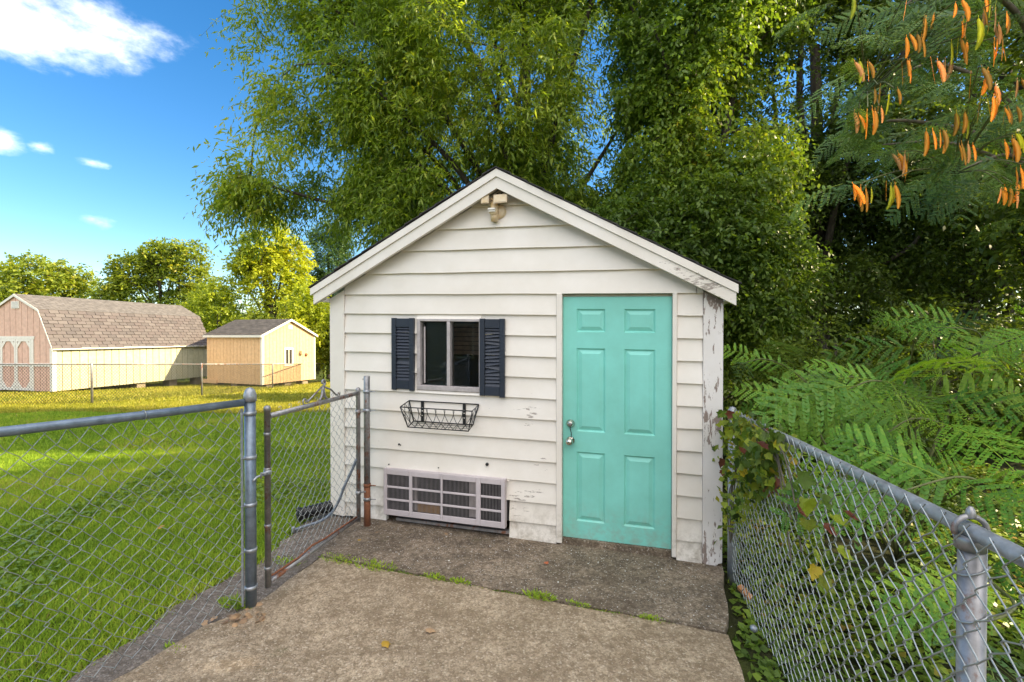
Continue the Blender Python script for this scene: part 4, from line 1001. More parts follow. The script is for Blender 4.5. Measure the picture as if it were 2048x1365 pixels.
tree('vine_clad_tree', 'broad-leaved tree hung with climbing vines behind the shed roof', (3.4, 9.0), 10, .24,
     [(3.3,8.9,7.6,1.7,1.5,2.6,1250), (2.7,8.5,5.2,.9,.8,1.9,560), (3.9,8.6,4.6,1.3,1.0,1.7,700), (4.4,9.1,8.6,1.3,1.3,1.6,500), (2.4,9.2,9.3,1.4,1.2,1.0,420), (3.5,8.4,6.6,1.5,.8,1.6,380)],
     LB, gap=-.38, f=1.2, ph=2, nl=16, nsub=80, T=3, K=8, tl=.42, L=.095, Wd=.05, droop=.8, tint=(.5,.24), hang=.45, ntw=200)
tree('climbing_vine_thicket', 'thicket of bright climbing vines spilling over behind the shed roof', (2.6, 7.4), 3.8, .06,
     [(2.0,7.7,3.15,1.1,.8,.85,330), (3.1,7.6,3.3,1.3,.8,1.1,420), (3.7,7.9,4.2,.7,.6,.7,110), (2.5,8.0,4.3,.6,.5,.5,70), (3.9,7.5,2.6,.9,.7,1.2,380), (1.0,7.9,2.6,.9,.7,.8,240), (3.4,7.3,1.4,1.3,.7,1.3,420)],
     LV, 'shrub', gap=-.35, f=1.6, ph=5, nl=10, nsub=60, T=3, K=8, tl=.38, L=.085, Wd=.045, droop=.7, tint=(.50,.30), hang=.4, ntw=150)
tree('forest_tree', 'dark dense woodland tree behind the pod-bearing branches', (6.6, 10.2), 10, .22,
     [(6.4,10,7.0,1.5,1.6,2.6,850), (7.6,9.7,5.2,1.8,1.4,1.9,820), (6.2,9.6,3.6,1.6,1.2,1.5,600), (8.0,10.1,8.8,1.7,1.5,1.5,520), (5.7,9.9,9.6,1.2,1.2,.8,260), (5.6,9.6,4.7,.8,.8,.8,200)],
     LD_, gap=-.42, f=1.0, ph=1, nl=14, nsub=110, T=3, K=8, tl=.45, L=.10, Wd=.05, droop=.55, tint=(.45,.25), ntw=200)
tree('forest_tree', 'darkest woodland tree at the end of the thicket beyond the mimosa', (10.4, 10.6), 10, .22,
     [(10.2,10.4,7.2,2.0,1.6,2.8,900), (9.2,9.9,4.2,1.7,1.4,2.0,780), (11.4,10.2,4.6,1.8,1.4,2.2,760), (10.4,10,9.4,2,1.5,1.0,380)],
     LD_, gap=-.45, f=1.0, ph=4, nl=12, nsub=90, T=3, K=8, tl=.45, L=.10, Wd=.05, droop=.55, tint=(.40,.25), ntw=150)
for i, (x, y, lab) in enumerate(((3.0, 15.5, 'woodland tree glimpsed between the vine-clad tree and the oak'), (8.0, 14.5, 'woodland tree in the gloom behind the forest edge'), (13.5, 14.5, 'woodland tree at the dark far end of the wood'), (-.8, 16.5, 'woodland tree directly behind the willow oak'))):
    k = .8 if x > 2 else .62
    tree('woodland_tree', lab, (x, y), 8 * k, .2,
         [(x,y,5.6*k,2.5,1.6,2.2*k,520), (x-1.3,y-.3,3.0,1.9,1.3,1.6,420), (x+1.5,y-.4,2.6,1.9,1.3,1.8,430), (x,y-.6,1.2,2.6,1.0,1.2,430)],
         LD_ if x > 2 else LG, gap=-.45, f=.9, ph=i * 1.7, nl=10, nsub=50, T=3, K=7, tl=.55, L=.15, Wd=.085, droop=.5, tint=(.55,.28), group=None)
# understory in front of the wood
for i, (x, y, s_, lab) in enumerate(((4.6, 6.6, 1.0, 'dark leafy bush right behind the shed corner'), (6.6, 7.2, 1.2, 'dark leafy bush under the forest edge'), (9.0, 7.6, 1.3, 'dark leafy bush behind the mimosa fronds'))):
    tree('understory_bush', lab, (x, y), 2.0 * s_, .05,
         [(x,y,1.0*s_,1.1*s_,.8*s_,.9*s_,330), (x-.6*s_,y+.1,.6,.8*s_,.6*s_,.7,200), (x+.7*s_,y,.7,.8*s_,.6*s_,.8,200)],
         LD_, 'bush', gap=-.35, f=1.8, ph=i + .4, nl=8, nsub=40, T=3, K=7, tl=.32, L=.075, Wd=.04, droop=.5, tint=(.6,.3))
# wood edge continuing to the right of the view, which shades the garden
tree('edge_tree', 'tall shady tree at the right edge of the wood', (8.8, 5.8), 10.5, .22,
     [(8.6,5.6,6.6,2.2,2.4,3.0,760), (8.4,6.0,3.6,1.7,1.5,1.6,420), (9.4,6.4,8.8,1.9,1.6,1.2,300)], LD_, gap=-.45, f=1.0, ph=2, nl=10, nsub=50, T=3, K=8, tl=.5, L=.12, Wd=.065, droop=.5, tint=(.5,.25))
tree('edge_tree', 'shade tree standing beside the path behind the mimosa', (8.6, 1.6), 9, .22,
     [(8.4,1.8,6.2,2.4,2.2,2.6,600), (8.0,1.4,4.2,1.8,1.8,1.6,380), (8.8,1.6,8.6,2.0,1.8,1.3,300), (8.8,3.5,6.4,1.9,1.5,2.4,800), (7.8,2.9,5.8,1.3,1.3,1.8,420)], LD_, gap=-.45, f=1.0, ph=3, nl=10, nsub=50, T=3, K=8, tl=.5, L=.13, Wd=.07, droop=.5, tint=(.5,.25))
tree('edge_tree', 'shade tree farther back along the path', (9.0, -2.6), 9, .22,
     [(9.0,-2.6,6.0,2.3,2.3,2.6,480), (9.0,-2.6,8.4,2.0,1.9,1.3,260), (8.6,-2.2,4.0,1.8,1.9,1.6,300)], LD_, gap=-.45, f=1.0, ph=5, nl=10, nsub=40, T=3, K=8, tl=.5, L=.15, Wd=.08, droop=.5, tint=(.5,.25))
# trees beyond the sheds
tree('round_tree', 'rounded green tree with a flat crown behind the barn-roofed shed', (-39, 38), 8, .3,
     [(-39,38,5.6,4.6,3,2.6,520), (-42.5,38,5.2,3,3,2.4,300), (-35.8,37.5,4.6,2.4,2,2.2,240), (-39,37.5,3.0,5.5,2.5,1.6,360), (-47,38,5.0,3,3,2.4,240)],
     LG, gap=-.45, f=.45, nl=10, nsub=30, T=3, K=7, tl=.9, L=.26, Wd=.17, droop=.35, tint=(.55,.3))
tree('open_tree', 'open-crowned tree with bare forked limbs showing against the sky', (-27.3, 36), 9, .22,
     [(-29.0,36,6.3,2.0,1.6,1.9,260), (-25.2,36,6.9,1.5,1.4,2.3,200), (-27.4,36,7.6,1.5,1.4,1.4,150), (-30.2,36,4.6,1.4,1.3,1.1,110), (-24.0,36,5.1,.9,1.0,1.3,60), (-26.6,36.4,4.3,2.6,1.3,.8,90)],
     LG, gap=-.20, f=.6, ph=2, nl=14, nsub=60, T=3, K=7, tl=.8, L=.24, Wd=.15, droop=.4, tint=(.6,.3))
tree('golden_tree', 'tall golden yellow tree catching the sun beyond the tan shed', (-15.3, 29.5), 9.5, .2,
     [(-15.6,29.5,7.4,1.5,1.3,1.9,300), (-15.2,29.5,5.2,2.0,1.5,1.9,330), (-16.6,29.3,6.1,1.0,1.0,1.2,110), (-14.0,29.6,6.4,1.1,1.0,1.6,130)],
     LY, gap=-.32, f=.8, ph=1, nl=12, nsub=40, T=3, K=7, tl=.6, L=.19, Wd=.12, droop=.4, tint=(.55,.3))
tree('dark_cedar', 'dark green cedar between the golden tree and the oak', (-13.0, 33), 9.5, .2,
     [(-13.0,33,7.0,1.5,1.3,2.7,380), (-13.0,33,4.2,2.2,1.6,1.8,330), (-12.0,33,8.6,.8,.8,1.2,90)],
     LP, gap=-.5, f=.9, ph=3, nl=8, nsub=20, T=4, K=8, tl=.6, L=.20, Wd=.07, droop=.1, tint=(.5,.3))
for i, (x, y, a, h, mt, lab) in enumerate(((-18.2, 28.8, 2.3, 4.2, LY, 'yellow-green bush between the barn roof and the tan shed'), (-12.2, 27.6, 1.9, 3.9, LY, 'tall bright golden bush behind the tan shed roof'), (-21.8, 33, 3.2, 4.2, LG, 'green hedge bush behind the barn ridge'), (-9.4, 27.8, 1.7, 3.1, LG, 'shaded green bush between the tan shed and the white shed'), (-25, 36, 3, 2.0, LG, 'low green bush under the open-crowned tree'), (-14.8, 27.2, 1.7, 2.7, LG, 'mid green bush right behind the tan shed'))):
    tree('garden_bush', lab, (x, y), h, .1,
         [(x,y,h*.55,a,a*.8,h*.62,340), (x-a*.5,y,h*.3,a*.7,a*.6,h*.5,180), (x+a*.55,y,h*.35,a*.7,a*.6,h*.5,180), (x+.2,y,h*.9,a*.5,a*.5,h*.4,100)],
         mt, 'bush', gap=-.4, f=.9, ph=i * 1.3, nl=8, nsub=20, T=3, K=7, tl=.5, L=.17, Wd=.10, droop=.3, tint=(.5,.3))
# far tree line closing the horizon
P_ = []
for x in np.linspace(-95, 60, 75):
    P_.append((x + random.uniform(-1, 1), 62 + random.uniform(-4, 4) + abs(x) * .05, 1.5 + random.uniform(-.5, 1.6), 3.2, 2.2, 3.6 + random.uniform(-.6, 1.2), 75))
tp = tips_in(P_, -.6, .3, 1, .3); P, D, Nn, LL, WW, tn, tw = foliage(tp, np.array([0, 60, -40.]), T=3, K=6, tl=1.2, L=.55, Wd=.36, droop=.3, tint=(.5,.3))
tag(leaf_mesh('far_wood', P, D, Nn, LL, WW, tn, LG), 'far-off line of trees along the horizon', 'trees', kind='stuff')
# ------------------------------------------------------------------ mimosa fronds and pods
FR = leaf_mat('mimosa_leaf', (.048,.122,.026), (.086,.188,.036), (.16,.23,.038), .45, objvar=True)
FR3 = leaf_mat('lime_mimosa_leaf', (.075,.14,.022), (.125,.21,.03), (.19,.25,.035), .45, objvar=True)
FR2 = leaf_mat('bluish_mimosa_leaf', (.042,.085,.030), (.064,.122,.042), (.12,.16,.04), .40, objvar=True)  # darker, bluer leaf green
def frond_mesh(seed, npair=12, nl=13, bend=.45, wilt=0., mat=None, lw=.029):
    rr = np.random.default_rng(seed); P = []; D = []; Nn = []; L = []; W_ = []; tn = []
    ax = lambda s: np.array([s - .12 * s * s, 0, .10 * math.sin(s * 2.4) - bend * s * s * .6])
    base_t = .5 + rr.normal() * .08
    for i in range(npair):
        s = .16 + .84 * i / (npair - 1); c = ax(s); tg = ax(s + .01) - ax(s - .01); tg /= np.linalg.norm(tg)
        pl0 = (.30 * math.sin(math.pi * min(1, .28 + .62 * i / (npair - 1))) + .03) * (1 - .25 * (i / npair) ** 3)
        for sg in (-1, 1):
            if rr.random() < .05: continue
            pl = pl0 * rr.uniform(.82, 1.12); curl = rr.uniform(.05, .32)
            out = np.array([.42 + .25 * s + rr.normal() * .10, sg * .9, -.10 - wilt + rr.normal() * .09]); out /= np.linalg.norm(out)
            for k in range(nl):
                u = (k + .6) / nl; q_ = c + out * pl * u + np.array([0, 0, -curl * pl * u * u * (1 + 2 * wilt)]) 
                dirp = out + np.array([0, 0, -.26 * u]); dirp /= np.linalg.norm(dirp); sd = np.cross(dirp, [0, 0, 1.]); sd /= np.linalg.norm(sd)
                wl = lw * (1 - .40 * u ** 3) * (.75 + .25 * math.sin(math.pi * u))
                for s2 in (-1, 1):
                    P.append(q_); D.append(dirp * .45 + sd * s2 * .95 + np.array([0, 0, .10])); Nn.append(np.array([0, 0, 1.]) + rr.normal(size=3) * .18); L.append(wl); W_.append(pl / nl * 1.55); tn.append(base_t + rr.normal() * .10)
    o_ = leaf_mesh('frond', np.array(P), np.array(D), np.array(Nn), np.array(L), np.array(W_), np.array(tn), mat or FR)
    me = o_.data; bpy.data.objects.remove(o_)
    # add the rachis
    import bmesh
    b = MB(); b.tube([tuple(ax(k / 8)) for k in range(9)], [.006 * (1 - .7 * k / 8) for k in range(9)], 4, cap=False)
    for i in range(npair):
        s = .16 + .84 * i / (npair - 1); pl = .30 * math.sin(math.pi * min(1, .28 + .62 * i / (npair - 1)))
        for sg in (-1, 1):
            out = np.array([.42 + .25 * s, sg * .9, -.10 - wilt]); out /= np.linalg.norm(out); c = ax(s)
            b.tube([tuple(c), tuple(c + out * pl * .95 + np.array([0, 0, -.12 * pl]))], [.0028, .001], 3, cap=False)
    bm = bmesh.new(); bm.from_mesh(me); la = bm.verts.layers.float.get('tint')
    vs_ = [bm.verts.new(v) for v in b.v]
    for v in vs_: v[la] = .97
    for f_ in b.f: bm.faces.new([vs_[i] for i in f_])
    bm.to_mesh(me); bm.free(); me.update()
    return me
FM = [frond_mesh(1, 8, 8, .35, lw=.033), frond_mesh(2, 8, 8, .6, lw=.031), frond_mesh(3, 9, 8, .15, .1, lw=.032), frond_mesh(4, 7, 8, .8, .2, lw=.034), frond_mesh(5, 8, 8, .5, .1, FR3), frond_mesh(6, 7, 8, .25, .05, lw=.035), frond_mesh(7, 8, 8, .7, .15, FR3, lw=.033)]
FM2 = [frond_mesh(11, 10, 8, .5, .1, FR2), frond_mesh(12, 9, 8, .8, .2, FR2), frond_mesh(13, 10, 8, .3, .2, FR2)]
def place_frond(parent, at, direction, size, roll=0., me=None, face=(-.45, -.75, .70)):
    d = Vector(direction).normalized(); up = (Vector(face) + Vector([random.gauss(0, .22) for _ in range(3)])).normalized(); y = up.cross(d)
    y = y.normalized() if y.length > 1e-3 else Vector((0, 1, 0)); z = d.cross(y)
    m_ = Matrix((d, y, z)).transposed() @ Matrix.Rotation(roll, 3, 'X')
    return link('frond', me or random.choice(FM), parent, Vector(at) - parent.location, m_.to_euler(), (size, size * random.uniform(.85, 1.1), size))
M['green_stem'] = simple('olive_stem', (.16,.17,.06), .6, var=.3)
def mimosa(label, base, stems, nfr, size, r0=.012, name='mimosa'):
    th = thing(name, label, 'tree', base); xf = rel(th)
    for st_ in stems:
        pts = smooth(st_, 6); b = MB(); b.tube(pts, [r0 * (1 - .78 * i / (len(pts) - 1)) for i in range(len(pts))], 7); b.build('branch', M['green_stem'] if r0 < .02 else M['bark_pale'], th, xf, fixn=False)
        n = nfr; L_ = len(pts)
        for k in range(n):
            q_ = .32 + .68 * (k + random.random() * .5) / n; i = min(L_ - 2, int(q_ * (L_ - 1))); tg = (pts[i + 1] - pts[i]).normalized()
            sd = Vector((-tg.y, tg.x, 0)).normalized() * (1 if k % 2 else -1)
            d = tg * random.uniform(.3, .9) + sd * random.uniform(.4, 1.0) + Vector((0, 0, random.uniform(-.40, .40)))
            if q_ > .93: d = tg + Vector((0, 0, .15))
            place_frond(th, pts[i], d, size * random.uniform(.6, 1.2), random.uniform(-.22, .22), random.choice(FM2) if random.random() < .12 else None)
    return th
low = mimosa('young mimosa with ferny fronds leaning over the silver fence', (3.25, 3.9, -.18),
    [[(3.25,3.9,-.2),(3.0,3.7,.7),(2.7,3.4,1.25),(2.4,3.25,1.40),(2.2,3.1,1.40)],
     [(3.25,3.9,-.2),(3.1,3.6,.8),(3.05,3.3,1.4),(3.15,2.9,1.68),(2.95,2.6,1.72)],
     [(3.25,3.9,-.2),(3.0,3.4,.6),(2.65,2.85,1.10),(2.3,2.65,1.22),(2.05,2.55,1.15)],
     [(3.25,3.9,-.2),(2.9,3.2,.5),(2.5,2.5,.88),(2.1,2.2,1.02),(1.75,2.15,.95)],
     [(3.25,3.9,-.2),(2.9,4.1,.5),(2.7,4.2,.95),(2.5,4.15,1.12),(2.4,4.1,1.05)],
     [(3.25,3.9,-.2),(2.9,3.6,.4),(2.5,3.2,.75),(2.2,3.0,.85),(2.05,2.85,.78)],
     [(3.25,3.9,-.2),(3.4,3.7,.9),(3.6,3.6,1.5),(3.4,3.4,1.72),(3.0,3.3,1.75)],
     [(3.25,3.9,-.2),(2.8,3.0,.3),(2.3,2.2,.5),(1.95,1.8,.62),(1.6,1.7,.6)],
     [(3.25,3.9,-.2),(3.3,4.4,.6),(3.0,4.7,1.2),(2.6,4.7,1.45),(2.3,4.7,1.4)],
     [(3.25,3.9,-.2),(3.6,4.4,.7),(3.9,4.6,1.3),(3.8,4.4,1.65),(3.5,4.2,1.75)],
     [(3.25,3.9,-.2),(2.9,3.4,.8),(2.55,3.0,1.3),(2.2,2.8,1.42),(2.0,2.75,1.38)]], 8, .58, .014)
high = thing('mimosa_tree', 'mimosa tree with hanging clusters of orange and yellow seed pods', 'tree', (4.5, 3.9, -.18)); hxf = rel(high)
b = MB(); b.tube(smooth([(4.5,3.9,-.3),(4.45,3.85,1.2),(4.3,3.7,2.4),(4.2,3.6,3.4),(4.3,3.5,4.6)], 5), [.075 * (1 - .03 * i) for i in range(21)], 10); b.build('trunk', M['bark_pale'], high, hxf, fixn=False)
def unp(px, py, d): return Vector(((px - 1024) / 930 * d, d, 1.69 - (py - 672) / 930 * d))
limbs = []
for st_ in ([(4.3,3.7,2.4),(3.8,3.5,2.9),(3.1,3.3,3.05),(2.5,3.15,2.98)], [(4.25,3.65,2.9),(3.6,3.4,3.4),(2.9,3.2,3.55),(2.35,3.1,3.3)], [(4.2,3.6,3.3),(3.6,3.3,3.9),(2.95,3.1,4.05),(2.5,3.0,3.8)],
            [(4.3,3.7,2.3),(3.7,3.3,2.7),(3.2,3.0,2.85),(2.75,2.9,2.7)], [(4.2,3.6,3.4),(3.8,3.2,4.1),(3.4,3.0,4.2),(3.1,2.9,4.0)], [(4.3,3.7,2.6),(3.9,3.2,3.0),(3.5,2.9,3.2),(3.2,2.8,3.1)], [(4.25,3.65,2.8),(3.7,3.6,3.2),(3.0,3.6,3.35),(2.6,3.6,3.25)]):
    pts = smooth(st_, 6); limbs.append(pts); b = MB(); b.tube(pts, [.028 * (1 - .85 * i / (len(pts) - 1)) for i in range(len(pts))], 6); b.build('limb', M['bark_pale'], high, hxf, fixn=False)
allp = [p for l_ in limbs for p in l_[5:]]
for l_ in limbs:
    for k in range(22):
        q_ = .25 + .75 * (k + random.random() * .6) / 22; i = min(len(l_) - 2, int(q_ * (len(l_) - 1))); tg = (l_[i + 1] - l_[i]).normalized(); sd = Vector((-tg.y, tg.x, 0)).normalized() * (1 if k % 2 else -1)
        place_frond(high, l_[i] + Vector((0, .12, 0)), tg * random.uniform(.3, 1) + sd * random.uniform(.3, 1) + Vector((0, 0, random.uniform(-.45, .35))), \
            .34 * random.uniform(.7, 1.2), random.uniform(-.4, .4), random.choice(FM2))
def pod_mesh():
    b = MB(); n = 9; rows_ = []
    for i in range(n + 1):
        s = i / n; w_ = .0125 * math.sin(math.pi * min(1, .06 + .9 * s)) ** .5 * (1 + .10 * math.sin(s * 31)) + .0005; x = .012 * math.sin(s * 2.6)
        th_ = .0004 + .0005 * abs(math.sin(s * 22))
        rows_.append([(x - w_, 0, -s), (x, -th_ * 1.6, -s), (x + w_, 0, -s), (x, th_ * 1.6, -s)])
    v = [(p[0], p[1], p[2] * .135) for r_ in rows_ for p in r_]
    b.add(v, [(i*4+k, i*4+(k+1)%4, (i+1)*4+(k+1)%4, (i+1)*4+k) for i in range(n) for k in range(4)], True)
    b.tube([(0,0,.02), (0,0,-.004)], .0015, 4)
    return b
def pod_mat(name, c): 
    m = leaf_mat(name, c, tuple(x * 1.15 for x in c), tuple(x * 1.3 for x in c), .45, objvar=True); return m
PMs = []
for nm, c in (('orange_pod', (.46,.24,.035)), ('tan_pod', (.46,.27,.12)), ('green_pod', (.36,.36,.025))):
    o_ = pod_mesh().build(nm, pod_mat(nm, c)); PMs.append(o_.data); bpy.data.objects.remove(o_)
CL = [(880,395,4,'go'),(1190,225,4,'o'),(1260,130,3,'o'),(850,700,3,'go'),(905,700,4,'o'),(975,690,2,'t'),(1150,390,3,'o'),(1345,380,4,'t'),(1412,395,1,'t'),(1445,275,2,'g'),(1495,255,3,'o'),(1490,140,3,'o'),(1570,155,2,'g'),(1605,165,1,'t'),(1700,270,4,'o'),(1700,160,2,'t'),(1655,70,4,'o'),(1760,110,2,'o'),(1590,445,3,'o'),(1645,610,4,'go'),(1790,665,4,'o'),(1490,715,5,'go'),(1345,825,5,'o'),(1110,970,4,'o'),(1515,900,4,'o'),(1790,875,3,'o'),(1840,850,3,'g'),(870,1165,6,'go'),(1055,1150,4,'go'),(1745,1170,2,'o'),(1800,1160,4,'go'),(1860,1050,3,'o'),(1870,515,4,'o'),(1445,45,2,'o'),(965,560,2,'o'),(1065,580,2,'go'),(1650,-10,3,'go'),(1135,0,1,'o'),(1690,560,2,'t'),(820,5,1,'g')]
for (zx, zy, n, kinds) in CL:
    d = 2.45 + random.uniform(-.15, .15); q_ = unp(1440 + zx / 3.102, zy / 3.102, d)
    near = min(allp, key=lambda p: (p - q_).length)
    b = MB(); b.tube(smooth([near, near.lerp(q_, .6) + Vector((0, 0, .06)), q_ + Vector((0, 0, .022))], 4), [.005] * 4 + [.0028] * 5, 5, cap=False); b.build('pod_stalk', M['green_stem'], high, hxf, fixn=False)
    for k in range(n):
        kk = random.choice(kinds); me = PMs[{'o': 0, 't': 1, 'g': 2}[kk]] if random.random() > .15 else PMs[1]
        a = (k - (n - 1) / 2) * .020
        link('seed_pod', me, high, q_ + Vector((a * 1.1 + random.uniform(-.006, .006), random.uniform(-.02, .02), random.uniform(-.015, .012))) - high.location, (random.uniform(-.15, .15), random.uniform(-.25, .25) + a * 3, random.uniform(-.9, .9)), random.uniform(.55, .98))
    for k in range(2):
        place_frond(high, q_ + Vector((random.uniform(-.05,.05), random.uniform(.06,.14), random.uniform(.02,.08))), (random.uniform(-1, 1), random.uniform(.1, 1), random.uniform(-.5, .3)), .30 * random.uniform(.8, 1.15), random.uniform(-.4, .4), random.choice(FM2))

# ------------------------------------------------------------------ vine on the silver fence
vine = thing('climbing_vine', 'vine with green, yellow and rust-brown leaves over the silver fence end', 'vine', (Q1.x, Q1.y, -.15)); vxf = rel(vine)
def lobed(seed):
    pts = [(0,0), (.25,-.10), (.48,.10), (.42,.34), (.60,.52), (.34,.62), (.16,.80), (0,1.05)]
    P2_ = pts + [(-x, y) for x, y in pts[-2:0:-1]]
    b = MB(); b.add([(0, .4, .05)] + [(x, y, -.30 * abs(x) - .22 * y * y + .05 * math.sin(7 * x + 5 * y)) for x, y in P2_], [(0, i + 1, (i + 1) % len(P2_) + 1) for i in range(len(P2_))], True)
    b.tube([(0,-.35,.04), (0,0,0)], .02, 3, cap=False); return b
def flat_leaf_mat(name, c, trans=.35):
    m, t, p, o = new_mat(name); rn = N(t, 'ShaderNodeObjectInfo').outputs['Random']
    nz = noise(t, coords(t), 3.5, 4)
    a = mixrgb(t, rn, tuple(x * .6 for x in c), tuple(x * 1.3 for x in c)); a = mixrgb(t, ramp(t, nz, .45, .75, 0, .5), a, tuple(x * k for x, k in zip(c, (.8, .5, .6))))
    t.links.new(a, p.inputs['Base Color']); p.inputs['Roughness'].default_value = .45; p.inputs['Specular IOR Level'].default_value = .3
    tr_ = t.nodes.new('ShaderNodeBsdfTranslucent'); t.links.new(a, tr_.inputs[0]); mx = t.nodes.new('ShaderNodeMixShader'); mx.inputs[0].default_value = trans
    t.links.new(p.outputs[0], mx.inputs[1]); t.links.new(tr_.outputs[0], mx.inputs[2]); t.links.new(mx.outputs[0], o.inputs[0]); return m
VL = []
for nm, c in (('green_leaf', (.10,.17,.02)), ('lime_leaf', (.24,.30,.025)), ('rust_leaf', (.17,.055,.03)), ('yellow_leaf', (.50,.38,.03)), ('dark_leaf', (.05,.09,.018))):
    o_ = lobed(1).build(nm, flat_leaf_mat(nm, c), fixn=False); VL.append(o_.data); bpy.data.objects.remove(o_)
def vleaf(at, size, kind, nm='leaf', parent=None):
    parent = parent or vine
    o_ = link(nm, VL[kind], parent, Vector(at) - parent.location, (R(random.uniform(-150, -60)), R(random.uniform(-35, 35)), R(random.uniform(-70, 70)) + .6), size); return o_
for k in range(5):
    d0 = random.uniform(.9, 1.5); pts = [qq(QL + .05, -.2, .05), qq(QL - .1, .5, random.uniform(-.06, .06)), qq(QL - .3, .95, random.uniform(-.05, .05)), qq(QL - .6, 1.14, random.uniform(-.04, .05)), qq(d0 + .2, 1.10, -.03), qq(d0, 1.0 - .1 * k, -.02)]
    b = MB(); b.tube(smooth(pts, 5), .004, 5, cap=False); b.build('stem', M['bark_pale'], vine, vxf, fixn=False)
for k in range(275):
    q_ = random.random() ** .75; d = QL + .06 - q_ * 1.15
    z = 1.18 - .035 * (QL - d) - random.random() ** 1.4 * (.75 * (1 - q_) + .22)
    kind = random.choices((0, 1, 2, 3, 4), (.48, .28, .05 + .07 * q_, .06, .15 * (1 - q_)))[0]
    vleaf(qq(d, z + .05 * q_, random.uniform(-.13, .06)), random.uniform(.034, .066), kind)
n = 950; q_ = rng.random(n) ** .7; dd = QL + .08 - q_ * 1.05; zz = 1.17 - .035 * (QL - dd) - rng.random(n) ** 1.3 * (.95 * (1 - q_) + .16); oo = rng.normal(size=n) * .05 - .01
Pv = np.c_[Q0.x + QD.x * dd + QN.x * oo, Q0.y + QD.y * dd + QN.y * oo, zz] - np.array(vine.location)
tag(leaf_mesh('small_leaves', Pv, nrm(rng.normal(size=(n, 3)) * (1, 1, .6) + (0, 0, -.7)), nrm(rng.normal(size=(n, 3)) * .6 + (-.6, -.6, .4)), .03 + .03 * rng.random(n), .022 + .02 * rng.random(n), .62 + .28 * rng.normal(size=n), LG, vine), kind='stuff')
for (d, z, kind, s_) in ((.98,.98,2,.075), (.90,.90,1,.075), (.86,.82,1,.07), (.80,.72,1,.065), (.74,.62,1,.07), (.77,.66,3,.06), (.95,.86,2,.06), (.70,.86,2,.055), (.58,.82,1,.055), (.84,.92,1,.08), (.62,.93,1,.06), (.52,.98,2,.045), (1.05,.93,0,.07), (1.12,.88,0,.09), (.9,1.02,0,.08), (.72,.98,0,.07)):
    vleaf(qq(d, z + .06, -.03), s_, kind)

# ------------------------------------------------------------------ ground ivy and weeds on both sides of the fence
def scatter(n, fx0, accept):
    P = np.stack([rng.uniform(*fx0[0], n), rng.uniform(*fx0[1], n)], 1); return P[accept(P)]
def slab_right(y): return np.interp(y, [-1.5, .5, 2.27, 2.7, 3.0, 3.52, 4.3], [.90, 1.0, 1.155, 1.262, 1.40, 1.60, 1.74])
P = scatter(60000, ((.9, 6.5), (-.5, 7.0)), lambda P: (P[:, 0] > slab_right(P[:, 1]) + .02 + .10 * rng.random(len(P))) & (pn(np.c_[P, np.zeros(len(P))], 2.2, 1) > -.30 - .3 * (P[:, 0] > 2)))
n = len(P); hgt = np.where(P[:, 0] > 1.7, .22, .05) * rng.random(n) ** 1.5
hgt = hgt * (.5 + .5 * pn(np.c_[P, np.zeros(n)], 1.5, 2)) + np.array([gz(x, y) for x, y in P]) + .01
tn = .5 + .3 * pn(np.c_[P, np.zeros(n)], 3, 4) + rng.normal(size=n) * .2
LI = leaf_mat('ground_ivy_leaf', (.04,.07,.012), (.09,.14,.018), (.19,.23,.03), .3, (.30,.20,.04))
tag(leaf_mesh('ground_ivy', np.c_[P, hgt], nrm(rng.normal(size=(n, 3)) * (1, 1, .35)), nrm(rng.normal(size=(n, 3)) * .45 + (0, 0, 1)), .035 + .04 * rng.random(n), .025 + .03 * rng.random(n), tn, LI), 'low ground ivy and weeds beside and beyond the silver fence', 'ground cover', kind='stuff')
# grass
LGr = leaf_mat('grass_blade', (.085,.140,.016), (.150,.215,.022), (.235,.265,.03), .3, (.40,.33,.12), rough=.6, g=2.0, spec=.12)
LGf = leaf_mat('sunlit_yellow_grass_blade', (.13,.14,.016), (.19,.185,.02), (.25,.22,.03), .3, (.42,.34,.10), rough=.5)  # sunlight on the far lawn put into the blade colour as yellow
EY = [-4, .9, 1.8, 2.3, 2.45, 2.7, 2.95, 3.4, 3.5, 4.2, 4.78, 5.2, 9, 30]; EX = [-3.6, -3.1, -2.6, -2.24, -2.24, -2.15, -2.19, -2.03, -1.93, -1.95, -1.90, -1.62, -.5, 6]
def lawn_pts(n, xr, yr): return scatter(n, (xr, yr), lambda P: P[:, 0] < np.interp(P[:, 1], EY, EX) + rng.normal(size=len(P)) * .03)
def grass(n, xr, yr, h, w_, nm, dens_ph, gm=None):
    P = lawn_pts(n, xr, yr); n = len(P); z = np.array([gz(x, y) for x, y in P])
    nz = pn(np.c_[P, np.zeros(n)], 1.3, dens_ph); n2 = pn(np.c_[P, np.zeros(n)], 5.5, dens_ph)
    H = h * (.6 + .7 * rng.random(n)) * (1 + .22 * nz + .2 * n2)
    D = nrm(np.c_[rng.normal(size=(n, 2)) * .55, np.ones(n)])
    t_ = .50 + .30 * nz + .16 * n2 + rng.normal(size=n) * .18 + .3 * (rng.random(n) > .95)
    return leaf_mesh(nm, np.c_[P, z - .005], D, nrm(rng.normal(size=(n, 3)) + np.array([0, -.4, 0])), H, w_ * (.7 + .6 * rng.random(n)), t_, gm or LGr)
tag(grass(330000, (-8.3, -1.5), (1.9, 7.2), .060, .0065, 'lawn_grass', 1.), 'short mown lawn grass behind the grey fence', 'grass', kind='stuff')
tag(grass(110000, (-12, 0), (7.2, 11), .070, .012, 'lawn_grass', 2.), 'mown lawn grass in the middle of the garden', 'grass', kind='stuff')
